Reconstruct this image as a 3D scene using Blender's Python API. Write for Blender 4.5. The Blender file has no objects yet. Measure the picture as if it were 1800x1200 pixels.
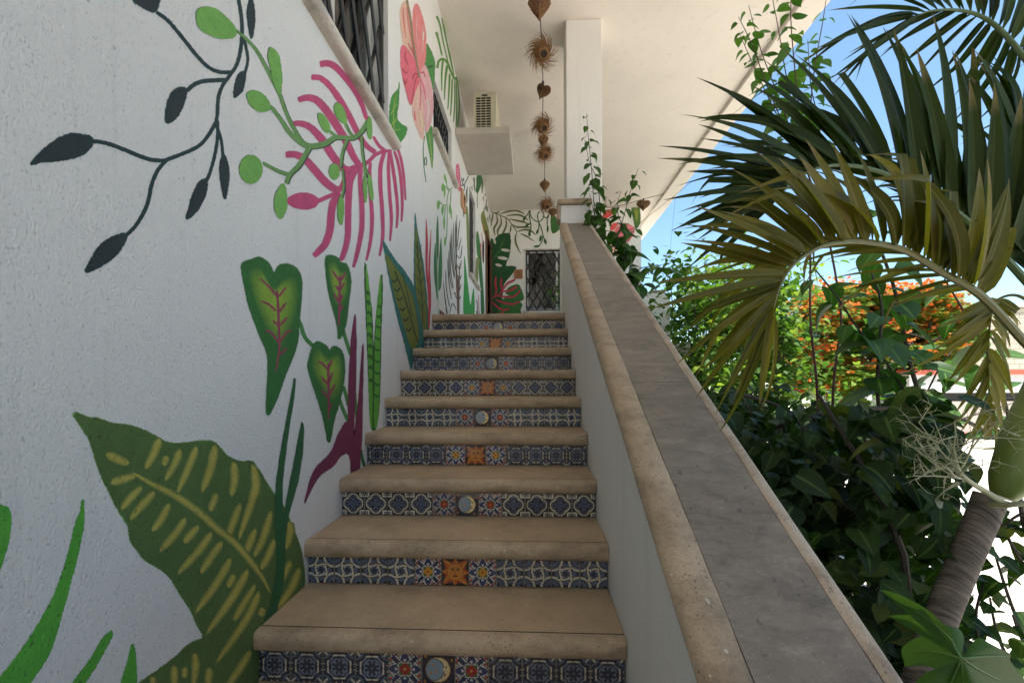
import bpy, bmesh, math, random
import numpy as np
from mathutils import Vector, Matrix, Quaternion, noise as mnoise

# ------------------------------------------------------------------ camera, sky, sun, exposure
scene = bpy.context.scene
COL = scene.collection
R = math.radians
CZ = 1.69                                   # eye height
F, PSI, ROLL, PX, PY = 728.9, -0.0453, -0.0033, 902.6, 665.5    # lens solved from the stairs (1800 px wide frame)

cam_d = bpy.data.cameras.new('camera')
cam_d.sensor_fit = 'HORIZONTAL'; cam_d.sensor_width = 36.0
cam_d.lens = F / 1800 * 36
cam_d.shift_x = (900 - PX) / 1800
cam_d.shift_y = (PY - 600) / 1800
cam_d.clip_start = 0.02; cam_d.clip_end = 2000
cam = bpy.data.objects.new('camera', cam_d); COL.objects.link(cam)
cam.rotation_mode = 'QUATERNION'
cam.rotation_quaternion = (Matrix.Rotation(-PSI, 4, 'Z') @ Matrix.Rotation(R(90), 4, 'X') @ Matrix.Rotation(ROLL, 4, 'Z')).to_quaternion()
cam.location = (0, 0, CZ)
scene.camera = cam

SUN_EL, SUN_AZ = 74.0, 150.0     # azimuth: compass-style, from +Y clockwise, where the light comes from
sd = Vector((math.sin(R(SUN_AZ)) * math.cos(R(SUN_EL)), math.cos(R(SUN_AZ)) * math.cos(R(SUN_EL)), math.sin(R(SUN_EL))))
world = bpy.data.worlds.new('World'); scene.world = world; world.use_nodes = True
wn = world.node_tree; wn.nodes.clear()
sky = wn.nodes.new('ShaderNodeTexSky'); sky.sky_type = 'NISHITA'; sky.sun_disc = False
sky.sun_elevation = R(SUN_EL); sky.sun_rotation = R(SUN_AZ); sky.air_density = 1.0; sky.dust_density = 0.8; sky.ozone_density = 1.0
bg = wn.nodes.new('ShaderNodeBackground'); bg.inputs['Strength'].default_value = 0.085
wo = wn.nodes.new('ShaderNodeOutputWorld')
tint = wn.nodes.new('ShaderNodeMix'); tint.data_type = 'RGBA'; tint.blend_type = 'MULTIPLY'; tint.inputs[0].default_value = 1.0; tint.inputs[7].default_value = (.90, 1.04, 1.0, 1)
wn.links.new(sky.outputs[0], tint.inputs[6]); wn.links.new(tint.outputs[2], bg.inputs[0]); wn.links.new(bg.outputs[0], wo.inputs[0])
sun_d = bpy.data.lights.new('sun', 'SUN'); sun_d.energy = 3.8; sun_d.angle = R(0.53); sun_d.color = (1.0, 0.95, 0.87)
sun = bpy.data.objects.new('sun', sun_d); COL.objects.link(sun)
sun.rotation_euler = sd.to_track_quat('Z', 'Y').to_euler(); sun.location = (-10, -10, 30)
scene.view_settings.view_transform = 'Standard'; scene.view_settings.look = 'None'
scene.view_settings.gamma = 1.0; scene.view_settings.use_curve_mapping = False
scene.view_settings.exposure = 1.75
scene.render.engine = 'CYCLES'
scene.cycles.use_denoising = True
scene.cycles.diffuse_bounces = 5; scene.cycles.glossy_bounces = 2; scene.cycles.max_bounces = 8; scene.cycles.transparent_max_bounces = 12
scene.cycles.sample_clamp_indirect = 8

# ------------------------------------------------------------------ projecting a picture point onto a plane of the place
def ray(x, y):
    a, b = x - PX, y - PY
    u = a * math.cos(ROLL) + b * math.sin(ROLL); v = -a * math.sin(ROLL) + b * math.cos(ROLL)
    xr, z = u / F, -v / F
    c, s = math.cos(PSI), math.sin(PSI)
    return Vector((xr * c + s, -xr * s + c, z))
EYE = Vector((0, 0, CZ))
def onX(x, y, X): r = ray(x, y); return EYE + r * (X / r.x)
def onY(x, y, Y): r = ray(x, y); return EYE + r * (Y / r.y)
def onZ(x, y, Z): r = ray(x, y); return EYE + r * ((Z - CZ) / r.z)

# ------------------------------------------------------------------ helpers
random.seed(7)
ORG = {}
def lin(h):
    if isinstance(h, str): h = tuple(int(h[i:i + 2], 16) for i in (0, 2, 4))
    return tuple(((c / 255 + .055) / 1.055) ** 2.4 if c > 10 else c / 255 / 12.92 for c in h)
def pc(*rgb, k=1.5):
    c = lin(rgb); g_ = sum(c) / 3
    return tuple(min(.85, (x * .88 + g_ * .12) * k) for x in c)

def link(o, parent=None):
    COL.objects.link(o)
    if parent is not None: o.parent = parent
    return o
def tag(o, label=None, cat=None, group=None, kind=None):
    if label: o['label'] = label
    if cat: o['category'] = cat
    if group: o['group'] = group
    if kind: o['kind'] = kind
    return o
def org(o):
    while o.parent is not None: o = o.parent
    return ORG.get(o.name, Vector((0, 0, 0)))
def thing(name, loc, label, cat, group=None):
    o = bpy.data.objects.new(name, None); o.empty_display_size = .1
    o.location = loc; link(o); ORG[o.name] = Vector(loc)
    return tag(o, label, cat, group, 'thing')

class MB:
    def __init__(s): s.v = []; s.f = []; s.c = []
    def add(s, vs, fs, col=None):
        b = len(s.v); s.v += [tuple(v) for v in vs]; s.f += [tuple(i + b for i in f) for f in fs]
        if col is not None: s.c += [col] * len(vs)
    def box(s, x0, x1, y0, y1, z0, z1):
        s.add([(x0, y0, z0), (x1, y0, z0), (x1, y1, z0), (x0, y1, z0), (x0, y0, z1), (x1, y0, z1), (x1, y1, z1), (x0, y1, z1)],
              [(0, 3, 2, 1), (4, 5, 6, 7), (0, 1, 5, 4), (1, 2, 6, 5), (2, 3, 7, 6), (3, 0, 4, 7)])
    def tube(s, pts, rad, n=8, cap=True):
        pts = [Vector(p) for p in pts]; m = len(pts)
        if not hasattr(rad, '__len__'): rad = [rad] * m
        T = [(pts[min(i + 1, m - 1)] - pts[max(i - 1, 0)]).normalized() for i in range(m)]
        up = Vector((0, 0, 1)) if abs(T[0].z) < .9 else Vector((1, 0, 0))
        nrm = T[0].cross(up).normalized(); vs = []
        for i in range(m):
            nrm = (nrm - T[i] * nrm.dot(T[i])).normalized(); b = T[i].cross(nrm)
            for k in range(n):
                a = 2 * math.pi * k / n
                vs.append(pts[i] + (nrm * math.cos(a) + b * math.sin(a)) * rad[i])
        fs = [(i * n + k, i * n + (k + 1) % n, (i + 1) * n + (k + 1) % n, (i + 1) * n + k) for i in range(m - 1) for k in range(n)]
        if cap: fs += [tuple(range(n - 1, -1, -1)), tuple((m - 1) * n + k for k in range(n))]
        s.add(vs, fs)
    def prism(s, prof, axis, a, b):
        """extrude a 2-D profile along x, y or z"""
        def pt(p, t): return {'x': (t, p[0], p[1]), 'y': (p[0], t, p[1]), 'z': (p[0], p[1], t)}[axis]
        n = len(prof)
        s.add([pt(p, a) for p in prof] + [pt(p, b) for p in prof],
              [(i, (i + 1) % n, n + (i + 1) % n, n + i) for i in range(n)] + [tuple(range(n - 1, -1, -1)), tuple(range(n, 2 * n))])
    def build(s, name, mat, parent=None, smooth=False, bevel=0, cut=True):
        o0 = org(parent) if parent is not None else Vector((0, 0, 0))
        me = bpy.data.meshes.new(name)
        me.from_pydata([(v[0] - o0.x, v[1] - o0.y, v[2] - o0.z) for v in s.v], [], s.f)
        if mat: me.materials.append(mat)
        if s.c:
            at = me.color_attributes.new('Col', 'FLOAT_COLOR', 'POINT')
            at.data.foreach_set('color', np.array(s.c, dtype=np.float32).ravel())
        me.update()
        if bevel:
            bm = bmesh.new(); bm.from_mesh(me)
            bmesh.ops.recalc_face_normals(bm, faces=bm.faces)
            es = [e for e in bm.edges if len(e.link_faces) == 2 and e.calc_face_angle(0) > .6]
            bmesh.ops.bevel(bm, geom=es, offset=bevel, segments=2, profile=.6, affect='EDGES')
            bm.to_mesh(me); bm.free()
        if smooth:
            me.polygons.foreach_set('use_smooth', [True] * len(me.polygons))
            try: me.set_sharp_from_angle(angle=R(50))
            except Exception: pass
        o = bpy.data.objects.new(name, me)
        return link(o, parent)
def inst(name, me, parent, M):
    """an object sharing mesh data, placed by a world matrix"""
    o = bpy.data.objects.new(name, me); link(o, parent)
    if parent is not None:
        M = Matrix.Translation(-org(parent)) @ M
    o.matrix_basis = M
    return o
def catmull(pts, closed=False, k=5):
    n = len(pts); out = []
    P = [np.array(p, float) for p in pts]
    rng = range(n) if closed else range(n - 1)
    for i in rng:
        if closed: a, b, c, d = P[i - 1], P[i], P[(i + 1) % n], P[(i + 2) % n]
        else: a, b, c, d = P[max(i - 1, 0)], P[i], P[i + 1], P[min(i + 2, n - 1)]
        for j in range(k):
            t = j / k
            out.append(.5 * ((2 * b) + (c - a) * t + (2 * a - 5 * b + 4 * c - d) * t * t + (-a + 3 * b - 3 * c + d) * t ** 3))
    if not closed: out.append(P[-1])
    return out

# ------------------------------------------------------------------ materials
def new_mat(name):
    m = bpy.data.materials.new(name); m.use_nodes = True
    nt = m.node_tree; b = nt.nodes['Principled BSDF']
    return m, nt, b
def nd(nt, t, **kw):
    n = nt.nodes.new(t)
    for k, v in kw.items():
        if k in n.bl_rna.properties.keys(): setattr(n, k, v)
        else: n.inputs[k].default_value = v
    return n
def pos(nt, scale=(1, 1, 1), src='Position'):
    g = nd(nt, 'ShaderNodeNewGeometry') if src == 'Position' else nd(nt, 'ShaderNodeTexCoord')
    mp = nd(nt, 'ShaderNodeMapping'); mp.inputs['Scale'].default_value = scale
    nt.links.new(g.outputs[src], mp.inputs['Vector'])
    return mp.outputs[0]
def noise(nt, vec, scale, detail=3, rough=.55, dist=0):
    n = nd(nt, 'ShaderNodeTexNoise', Scale=scale, Detail=detail, Roughness=rough, Distortion=dist)
    nt.links.new(vec, n.inputs['Vector']); return n.outputs['Fac']
def ramp(nt, fac, stops):
    r = nd(nt, 'ShaderNodeValToRGB'); e = r.color_ramp.elements
    while len(e) < len(stops): e.new(.5)
    for i, (p, c) in enumerate(stops):
        e[i].position = p; e[i].color = (*c, 1) if len(c) == 3 else c
    nt.links.new(fac, r.inputs[0]); return r.outputs[0]
def mixc(nt, fac, a, b, mode='MIX'):
    m = nd(nt, 'ShaderNodeMix', data_type='RGBA', blend_type=mode)
    for s, v in ((m.inputs[0], fac), (m.inputs[6], a), (m.inputs[7], b)):
        if hasattr(v, 'is_output'): nt.links.new(v, s)
        elif hasattr(v, '__len__'): s.default_value = (*v, 1) if len(v) == 3 else v
        else: s.default_value = v
    return m.outputs[2]
def math2(nt, op, a, b=None, clamp=False):
    m = nd(nt, 'ShaderNodeMath', operation=op, use_clamp=clamp)
    for s, v in ((m.inputs[0], a), (m.inputs[1], b)):
        if v is None: continue
        if hasattr(v, 'is_output'): nt.links.new(v, s)
        else: s.default_value = v
    return m.outputs[0]
def bump(nt, h, bs, strength=.5, dist=.003):
    b = nd(nt, 'ShaderNodeBump', Strength=strength, Distance=dist)
    nt.links.new(h, b.inputs['Height']); nt.links.new(b.outputs[0], bs.inputs['Normal']); return b
def stucco_height(nt):
    p = pos(nt)
    a = noise(nt, p, 185, 4, .75)
    q = pos(nt, (1, 1, .55)); b = noise(nt, q, 190, 3, .6)          # drag marks of the trowel
    c = noise(nt, p, 9, 2)
    h = math2(nt, 'ADD', math2(nt, 'MULTIPLY', a, .6), math2(nt, 'MULTIPLY', b, .6))
    return math2(nt, 'ADD', h, math2(nt, 'MULTIPLY', c, .5)), a, b

def stucco(name, base, dirt_shade=.12, strength=1.0):
    m, nt, bs = new_mat(name)
    h, a, b = stucco_height(nt)
    big = noise(nt, pos(nt, (1, 1, .35)), 1.3, 5, .65)
    col = mixc(nt, ramp(nt, big, [(.38, (0, 0, 0)), (.8, (dirt_shade * 3,) * 3)]), base, tuple(c * .82 for c in base))
    dr_ = ramp(nt, noise(nt, pos(nt, (9, 9, .5)), 1.6, 5, .7), [(.56, (0, 0, 0)), (.74, (.30,) * 3)])
    col = mixc(nt, dr_, col, tuple(c * .62 for c in base))
    pit_shade = ramp(nt, b, [(.30, (1, 1, 1)), (.38, (0, 0, 0))])  # shade inside the tiny pits, put into the wall colour
    col = mixc(nt, math2(nt, 'MULTIPLY', pit_shade, .5), col, tuple(c * .35 for c in base))
    sp = nd(nt, 'ShaderNodeTexVoronoi', Scale=14.0); nt.links.new(pos(nt), sp.inputs['Vector'])
    spots = ramp(nt, sp.outputs['Distance'], [(.035, (1, 1, 1)), (.07, (0, 0, 0))])
    gate = ramp(nt, noise(nt, pos(nt), 6, 2), [(.55, (0, 0, 0)), (.62, (1, 1, 1))])
    col = mixc(nt, math2(nt, 'MULTIPLY', spots, math2(nt, 'MULTIPLY', gate, .6)), col, (.16, .14, .12))
    nt.links.new(col, bs.inputs['Base Color']); bs.inputs['Roughness'].default_value = .85
    bump(nt, h, bs, strength, .014)
    return m
def painted(soft=False):
    m, nt, bs = new_mat('mural_paint' if not soft else 'mural_paint_soft')
    h, a, b = stucco_height(nt)
    at = nd(nt, 'ShaderNodeVertexColor', layer_name='Col')
    var = noise(nt, pos(nt), 16, 4, .6)
    col = mixc(nt, math2(nt, 'MULTIPLY', ramp(nt, var, [(.3, (0, 0, 0)), (.75, (1, 1, 1))]), .38), at.outputs['Color'], (1, 1, 1), 'MULTIPLY')
    dark = mixc(nt, 1.0, at.outputs['Color'], (.80, .82, .78), 'MULTIPLY')
    col = mixc(nt, ramp(nt, var, [(.35, (0, 0, 0)), (.7, (1, 1, 1))]), dark, at.outputs['Color'])
    pit_shade = ramp(nt, b, [(.31, (1, 1, 1)), (.39, (0, 0, 0))])  # same pit shade, darkened into the paint colour
    col = mixc(nt, math2(nt, 'MULTIPLY', pit_shade, .6), col, (.02, .02, .02))
    nt.links.new(col, bs.inputs['Base Color']); bs.inputs['Roughness'].default_value = .75
    bump(nt, h, bs, .85, .014)
    # spray edge: paint coverage fades over the last millimetres, broken up by the grain of the wall
    g = math2(nt, 'ADD', at.outputs['Alpha'], math2(nt, 'MULTIPLY', math2(nt, 'SUBTRACT', a, .5), 2.2))
    al = ramp(nt, g, [(.3, (0, 0, 0)), (.62, (1, 1, 1))])
    if soft: al = ramp(nt, math2(nt, 'ADD', at.outputs['Alpha'], math2(nt, 'MULTIPLY', math2(nt, 'SUBTRACT', a, .5), .5)), [(.08, (0, 0, 0)), (1.0, (1, 1, 1))])
    full = ramp(nt, at.outputs['Alpha'], [(.93, (0, 0, 0)), (.99, (1, 1, 1))])
    al = math2(nt, 'MAXIMUM', al, full)
    nt.links.new(al, bs.inputs['Alpha'])
    return m
def simple(name, col, rough=.6, metal=0, var=.15, scale=20, bs_=0, bscale=80, src='Position', spec=.5):
    m, nt, bs = new_mat(name)
    n = noise(nt, pos(nt, src=src), scale, 4)
    c = mixc(nt, n, tuple(x * (1 - var) for x in col), tuple(min(1, x * (1 + var)) for x in col))
    nt.links.new(c, bs.inputs['Base Color'])
    bs.inputs['Roughness'].default_value = rough; bs.inputs['Metallic'].default_value = metal
    bs.inputs['Specular IOR Level'].default_value = spec
    if bs_: bump(nt, noise(nt, pos(nt, src=src), bscale, 4), bs, bs_, .003)
    return m
def stone(name, a, b, pit=.5, rough=.75, gr=.8):
    m, nt, bs = new_mat(name)
    p = pos(nt)
    c = mixc(nt, ramp(nt, noise(nt, p, 5, 5, .65), [(.3, (0, 0, 0)), (.7, (1, 1, 1))]), a, b)
    c = mixc(nt, ramp(nt, noise(nt, p, 260, 2), [(.3, (.35,) * 3), (.7, (0, 0, 0))]), c, tuple(x * .6 for x in a))
    v = nd(nt, 'ShaderNodeTexVoronoi', Scale=85.0); nt.links.new(p, v.inputs['Vector'])
    holes = math2(nt, 'MULTIPLY', ramp(nt, v.outputs['Distance'], [(.1, (1, 1, 1)), (.24, (0, 0, 0))]),
                  ramp(nt, noise(nt, p, 9, 3), [(.40, (0, 0, 0)), (.55, (1, 1, 1))]))
    c = mixc(nt, math2(nt, 'MULTIPLY', holes, pit), c, (.04, .032, .025))
    grime = ramp(nt, noise(nt, pos(nt, (1, 1, 2.2)), 6.5, 6, .72), [(.46, (0, 0, 0)), (.70, (gr,) * 3)])
    c = mixc(nt, grime, c, tuple(x * .38 for x in a))
    spk = ramp(nt, noise(nt, p, 310, 2, .5), [(.60, (0, 0, 0)), (.68, (.55,) * 3)]); c = mixc(nt, spk, c, tuple(x * .35 for x in a))
    chip = math2(nt, 'GREATER_THAN', noise(nt, p, 48, 2, .4), .755)
    c = mixc(nt, math2(nt, 'MULTIPLY', chip, .7), c, (.62, .58, .5))
    nt.links.new(c, bs.inputs['Base Color']); bs.inputs['Roughness'].default_value = rough
    h = math2(nt, 'SUBTRACT', math2(nt, 'MULTIPLY', noise(nt, p, 140, 3), .5), holes)
    bump(nt, h, bs, .45, .003)
    return m
def foliage(name, dark, light, trans=.35, rough=.45, yellow=None, midrib=None):
    m, nt, bs = new_mat(name)
    oi = nd(nt, 'ShaderNodeObjectInfo'); ge = nd(nt, 'ShaderNodeNewGeometry')
    r = math2(nt, 'FRACT', math2(nt, 'ADD', oi.outputs['Random'], ge.outputs['Random Per Island']))
    stops = [(0, dark), (.85, light)] if yellow is None else [(0, dark), (.8, light), (.97, yellow)]
    c = ramp(nt, r, stops)
    n = noise(nt, pos(nt), 30, 3)
    c = mixc(nt, n, mixc(nt, 1.0, c, (.7, .72, .7), 'MULTIPLY'), c)
    if midrib:
        ac = nd(nt, 'ShaderNodeAttribute', attribute_name='across'); ab = math2(nt, 'ABSOLUTE', ac.outputs['Fac'])
        c = mixc(nt, ramp(nt, math2(nt, 'SINE', math2(nt, 'MULTIPLY', ab, 22.0)), [(.0, (0, 0, 0)), (1.0, (.45,) * 3)]), c, mixc(nt, 1.0, c, (.55, .6, .5), 'MULTIPLY'))
        c = mixc(nt, ramp(nt, ab, [(.06, (1, 1, 1)), (.13, (0, 0, 0))]), c, midrib)
        al_ = nd(nt, 'ShaderNodeAttribute', attribute_name='tipness'); tb = ramp(nt, math2(nt, 'ADD', al_.outputs['Fac'], math2(nt, 'MULTIPLY', math2(nt, 'SUBTRACT', r, .5), .25)), [(.86, (0, 0, 0)), (.98, (.85,) * 3)]); c = mixc(nt, tb, c, (.22, .17, .09))
        spn = ramp(nt, noise(nt, pos(nt), 70, 3), [(.66, (0, 0, 0)), (.72, (.7,) * 3)]); c = mixc(nt, spn, c, (.05, .035, .015))
    nt.links.new(c, bs.inputs['Base Color']); bs.inputs['Roughness'].default_value = rough
    bs.inputs['Specular IOR Level'].default_value = .2
    tr = nd(nt, 'ShaderNodeBsdfTranslucent')
    tc = mixc(nt, 1.0, c, (1.5, 1.7, .55), 'MULTIPLY'); nt.links.new(tc, tr.inputs[0])
    mx = nd(nt, 'ShaderNodeMixShader'); mx.inputs[0].default_value = trans
    out = nt.nodes['Material Output']
    nt.links.new(bs.outputs[0], mx.inputs[1]); nt.links.new(tr.outputs[0], mx.inputs[2]); nt.links.new(mx.outputs[0], out.inputs[0])
    return m
def vcol(name, rough=.3, coat=0):
    m, nt, bs = new_mat(name)
    at = nd(nt, 'ShaderNodeVertexColor', layer_name='Col')
    oi = nd(nt, 'ShaderNodeObjectInfo')
    k = math2(nt, 'ADD', math2(nt, 'MULTIPLY', oi.outputs['Random'], .3), .8)
    cb = nd(nt, 'ShaderNodeCombineXYZ')
    for i in range(3): nt.links.new(k, cb.inputs[i])
    c = mixc(nt, 1.0, at.outputs['Color'], cb.outputs[0], 'MULTIPLY')
    n = noise(nt, pos(nt), 60, 3)
    c = mixc(nt, math2(nt, 'MULTIPLY', n, .18), c, (.3, .28, .24))
    nt.links.new(c, bs.inputs['Base Color']); bs.inputs['Roughness'].default_value = rough
    bs.inputs['Coat Weight'].default_value = coat
    bump(nt, noise(nt, pos(nt), 40, 2), bs, .15, .002)
    return m
def glass(name, tint=(.05, .055, .06)):
    m, nt, bs = new_mat(name)
    tr = nd(nt, 'ShaderNodeBsdfTransparent'); tr.inputs[0].default_value = (.75, .78, .78, 1)
    gl = nd(nt, 'ShaderNodeBsdfGlossy'); gl.inputs['Roughness'].default_value = .03
    fr = nd(nt, 'ShaderNodeFresnel', IOR=1.5); mx = nd(nt, 'ShaderNodeMixShader')
    k = math2(nt, 'ADD', math2(nt, 'MULTIPLY', fr.outputs[0], .8), .03)
    nt.links.new(k, mx.inputs[0]); nt.links.new(tr.outputs[0], mx.inputs[1]); nt.links.new(gl.outputs[0], mx.inputs[2])
    nt.links.new(mx.outputs[0], nt.nodes['Material Output'].inputs[0])
    return m

M = {}
M['wall'] = stucco('white_stucco', (.84, .822, .802), strength=.9)
M['wall_in'] = stucco('white_stucco_gallery', (.80, .77, .72), strength=.5)
M['paint'] = painted()
M['ceiling'] = stucco('ceiling_plaster', (.85, .775, .70), dirt_shade=.16, strength=.18)  # blotches deepened for the nests' soft shadows, put into the colour
M['baluster'] = stucco('balustrade_stucco', (.76, .765, .735), strength=.8)
M['stone'] = stone('cantera_stone', (.40, .303, .205), (.51, .40, .28), pit=.85, gr=.75)
M['tread'] = stone('tread_stone', (.44, .325, .215), (.50, .38, .255), pit=.3, gr=.35)
M['sill'] = stone('sill_stone', (.60, .54, .47), (.68, .62, .55), pit=.7)
M['coping_edge'] = stone('coping_edge_stone', (.46, .37, .28), (.56, .47, .37), pit=.5)
def cement():
    m, nt, bs = new_mat('polished_cement'); p = pos(nt)
    a = noise(nt, pos(nt, (.7, 1.3, 1.3)), 4.5, 7, .72, 1.2)
    a2 = noise(nt, pos(nt, (.6, 1.6, 1.6)), 19, 6, .75, .8)
    s = math2(nt, 'ADD', math2(nt, 'MULTIPLY', a, .58), math2(nt, 'MULTIPLY', a2, .42))
    c = ramp(nt, s, [(.34, (.105, .088, .070)), (.46, (.185, .157, .127)), (.55, (.235, .198, .16)), (.67, (.36, .302, .24))])
    sp = ramp(nt, noise(nt, p, 240, 2), [(.66, (0, 0, 0)), (.72, (.6,) * 3)])
    c = mixc(nt, sp, c, (.42, .37, .31))
    dk = ramp(nt, noise(nt, p, 46, 3), [(.64, (0, 0, 0)), (.74, (.6,) * 3)])
    c = mixc(nt, dk, c, (.06, .052, .045))
    nt.links.new(c, bs.inputs['Base Color'])
    nt.links.new(ramp(nt, s, [(.3, (.42,) * 3), (.7, (.66,) * 3)]), bs.inputs['Roughness'])
    bs.inputs['Specular IOR Level'].default_value = .3
    bump(nt, math2(nt, 'ADD', noise(nt, p, 18, 4), math2(nt, 'MULTIPLY', noise(nt, p, 200, 2), .35)), bs, .22, .005)
    return m
M['cement'] = cement()
M['slab'] = simple('shelf_concrete', (.50, .45, .39), .8, var=.18, scale=5, bs_=.25)
M['grout'] = simple('tile_grout', (.40, .37, .32), .9, var=.2)
M['joint'] = simple('dirty_joint', (.045, .034, .024), .95, var=.4, scale=50)
M['black'] = simple('black_iron', (.012, .012, .014), .38, var=.3)
M['alu'] = simple('white_aluminium', (.62, .62, .60), .4, var=.08)
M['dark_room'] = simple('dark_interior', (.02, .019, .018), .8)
M['curtain'] = simple('beige_curtain', (.42, .34, .25), .9, var=.2, scale=8)
M['grey_backing'] = simple('grey_backing', (.055, .052, .05), .9, var=.2, scale=6)  # sheet added so the far window's inside reads grey behind the bars
M['glass'] = glass('window_glass')
M['wood'] = simple('brown_door_wood', (.13, .052, .026), .5, var=.35, scale=14)
M['plaque'] = simple('plaque_wood', (.36, .145, .055), .55, var=.3, scale=30)
M['plaque_light'] = simple('plaque_wood_pale', (.55, .30, .15), .55, var=.3, scale=30)
M['burnt'] = simple('burnt_mark', (.09, .035, .018), .7)
M['ac'] = simple('cream_metal', (.60, .55, .42), .45, var=.07, scale=9)
M['tile'] = vcol('glazed_talavera', .16, .25)
M['straw'] = simple('woven_straw', (.20, .098, .036), .8, var=.5, scale=60)
M['straw_dark'] = simple('dark_vine_weave', (.10, .052, .022), .8, var=.5, scale=60)
M['hollow'] = simple('nest_hollow', (.035, .02, .012), .9)
M['cord'] = simple('black_cord', (.015, .015, .015), .6)
M['ground'] = simple('pale_concrete_ground', (.58, .53, .47), .9, var=.12, scale=.8, bs_=.2, bscale=30)
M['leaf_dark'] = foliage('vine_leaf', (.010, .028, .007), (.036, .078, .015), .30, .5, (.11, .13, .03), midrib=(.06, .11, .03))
M['leaf_mid'] = foliage('shoot_leaf', (.045, .12, .02), (.10, .22, .035), .42, .45)
M['leaf_vine'] = foliage('column_vine_leaf', (.028, .075, .018), (.06, .14, .03), .35, .42, midrib=(.10, .19, .05))
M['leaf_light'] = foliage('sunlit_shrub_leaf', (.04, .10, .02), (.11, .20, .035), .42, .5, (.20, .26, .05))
M['palm'] = foliage('palm_leaflet', (.018, .036, .008), (.045, .072, .015), .25, .5, midrib=(.07, .09, .025))  # fronds in shade, darkened through the leaf colour
M['palm_lit'] = foliage('lit_palm_leaflet', (.085, .085, .012), (.20, .17, .026), .42, .5, (.24, .19, .05), midrib=(.20, .18, .07))  # yellow of light coming through the leaf is put into this colour
M['rachis'] = simple('palm_rachis', (.13, .125, .035), .5, var=.25)
M['rachis_green'] = simple('palm_rachis_green', (.08, .12, .035), .45, var=.25)
M['vein_green'] = simple('leaf_vein', (.09, .17, .03), .5, var=.2)
M['stem'] = simple('brown_stem', (.035, .025, .017), .8, var=.4, scale=40, bs_=.4)
M['twig'] = simple('grey_brown_twig', (.11, .085, .06), .85, var=.4, scale=40, bs_=.3)
M['stem_red'] = simple('reddish_stem', (.09, .035, .025), .7, var=.3)
M['branch_pale'] = simple('inflorescence', (.33, .33, .19), .6, var=.25)
M['berry'] = simple('green_berry', (.16, .22, .06), .4)
def crown_mat():
    m, nt, bs = new_mat('crownshaft_skin')
    a = noise(nt, pos(nt, (1, 1, .15)), 14, 4)
    c = ramp(nt, a, [(.3, (.12, .18, .032)), (.7, (.20, .25, .05))])
    nt.links.new(c, bs.inputs['Base Color']); bs.inputs['Roughness'].default_value = .38
    return m
M['crownshaft'] = crown_mat()
def trunk_mat():
    m, nt, bs = new_mat('palm_trunk_fibre')
    tc = nd(nt, 'ShaderNodeAttribute', attribute_name='along')
    g = nd(nt, 'ShaderNodeNewGeometry')
    cb = nd(nt, 'ShaderNodeCombineXYZ')
    sx = nd(nt, 'ShaderNodeSeparateXYZ'); nt.links.new(g.outputs['Position'], sx.inputs[0])
    nt.links.new(math2(nt, 'MULTIPLY', sx.outputs[0], .12), cb.inputs[0]); nt.links.new(math2(nt, 'MULTIPLY', sx.outputs[1], .12), cb.inputs[1])
    nt.links.new(tc.outputs['Fac'], cb.inputs[2])
    a = noise(nt, cb.outputs[0], 110, 5, .7)
    b = noise(nt, cb.outputs[0], 24, 3, .6)
    c = ramp(nt, math2(nt, 'ADD', math2(nt, 'MULTIPLY', a, .65), math2(nt, 'MULTIPLY', b, .35)),
             [(.36, (.045, .034, .026)), (.5, (.17, .135, .108)), (.66, (.33, .28, .23))])
    nt.links.new(c, bs.inputs['Base Color']); bs.inputs['Roughness'].default_value = .9
    bump(nt, a, bs, .9, .008)
    return m
M['trunk'] = trunk_mat()

# ------------------------------------------------------------------ the ground
g = MB(); g.add([(-300, -300, 0), (300, -300, 0), (300, 300, 0), (-300, 300, 0)], [(0, 1, 2, 3)])
tag(g.build('ground', M['ground']), kind='structure')

# ------------------------------------------------------------------ the house
WX = -0.904; BY = 9.0; CEIL = CZ + 3.655; FLOOR = 2.275; ROOF = 6.15
YF = -3.5                                         # how far the house runs back past the camera
house = thing('house', (WX, 4.0, 0), 'white stucco house with a painted jungle mural, upstairs gallery and deep eave', 'house')

def wall_with_holes(name, mat, parent, plane, c, thick, a0, a1, b0, b1, holes):
    """plane 'x': the wall's face is x = c and a = y, b = z ; plane 'y': a = x, b = z.  thick is signed, away from the viewer"""
    A = sorted({a0, a1, *[h[0] for h in holes], *[h[1] for h in holes]}); B = sorted({b0, b1, *[h[2] for h in holes], *[h[3] for h in holes]})
    def P(a, b, d): return (c + d, a, b) if plane == 'x' else (a, c + d, b)
    mb = MB()
    for i in range(len(A) - 1):
        for j in range(len(B) - 1):
            ca, cb = (A[i] + A[i + 1]) / 2, (B[j] + B[j + 1]) / 2
            if any(h[0] < ca < h[1] and h[2] < cb < h[3] for h in holes): continue
            for d in (0, thick):
                mb.add([P(A[i], B[j], d), P(A[i + 1], B[j], d), P(A[i + 1], B[j + 1], d), P(A[i], B[j + 1], d)], [(0, 1, 2, 3)])
    for h in holes + [(a0, a1, b0, b1)]:
        q = [(h[0], h[2]), (h[1], h[2]), (h[1], h[3]), (h[0], h[3])]
        for k in range(4):
            (p0, p1), (r0, r1) = q[k], q[(k + 1) % 4]
            mb.add([P(p0, p1, 0), P(r0, r1, 0), P(r0, r1, thick), P(p0, p1, thick)], [(0, 1, 2, 3)])
    return mb.build(name, mat, parent)

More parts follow.
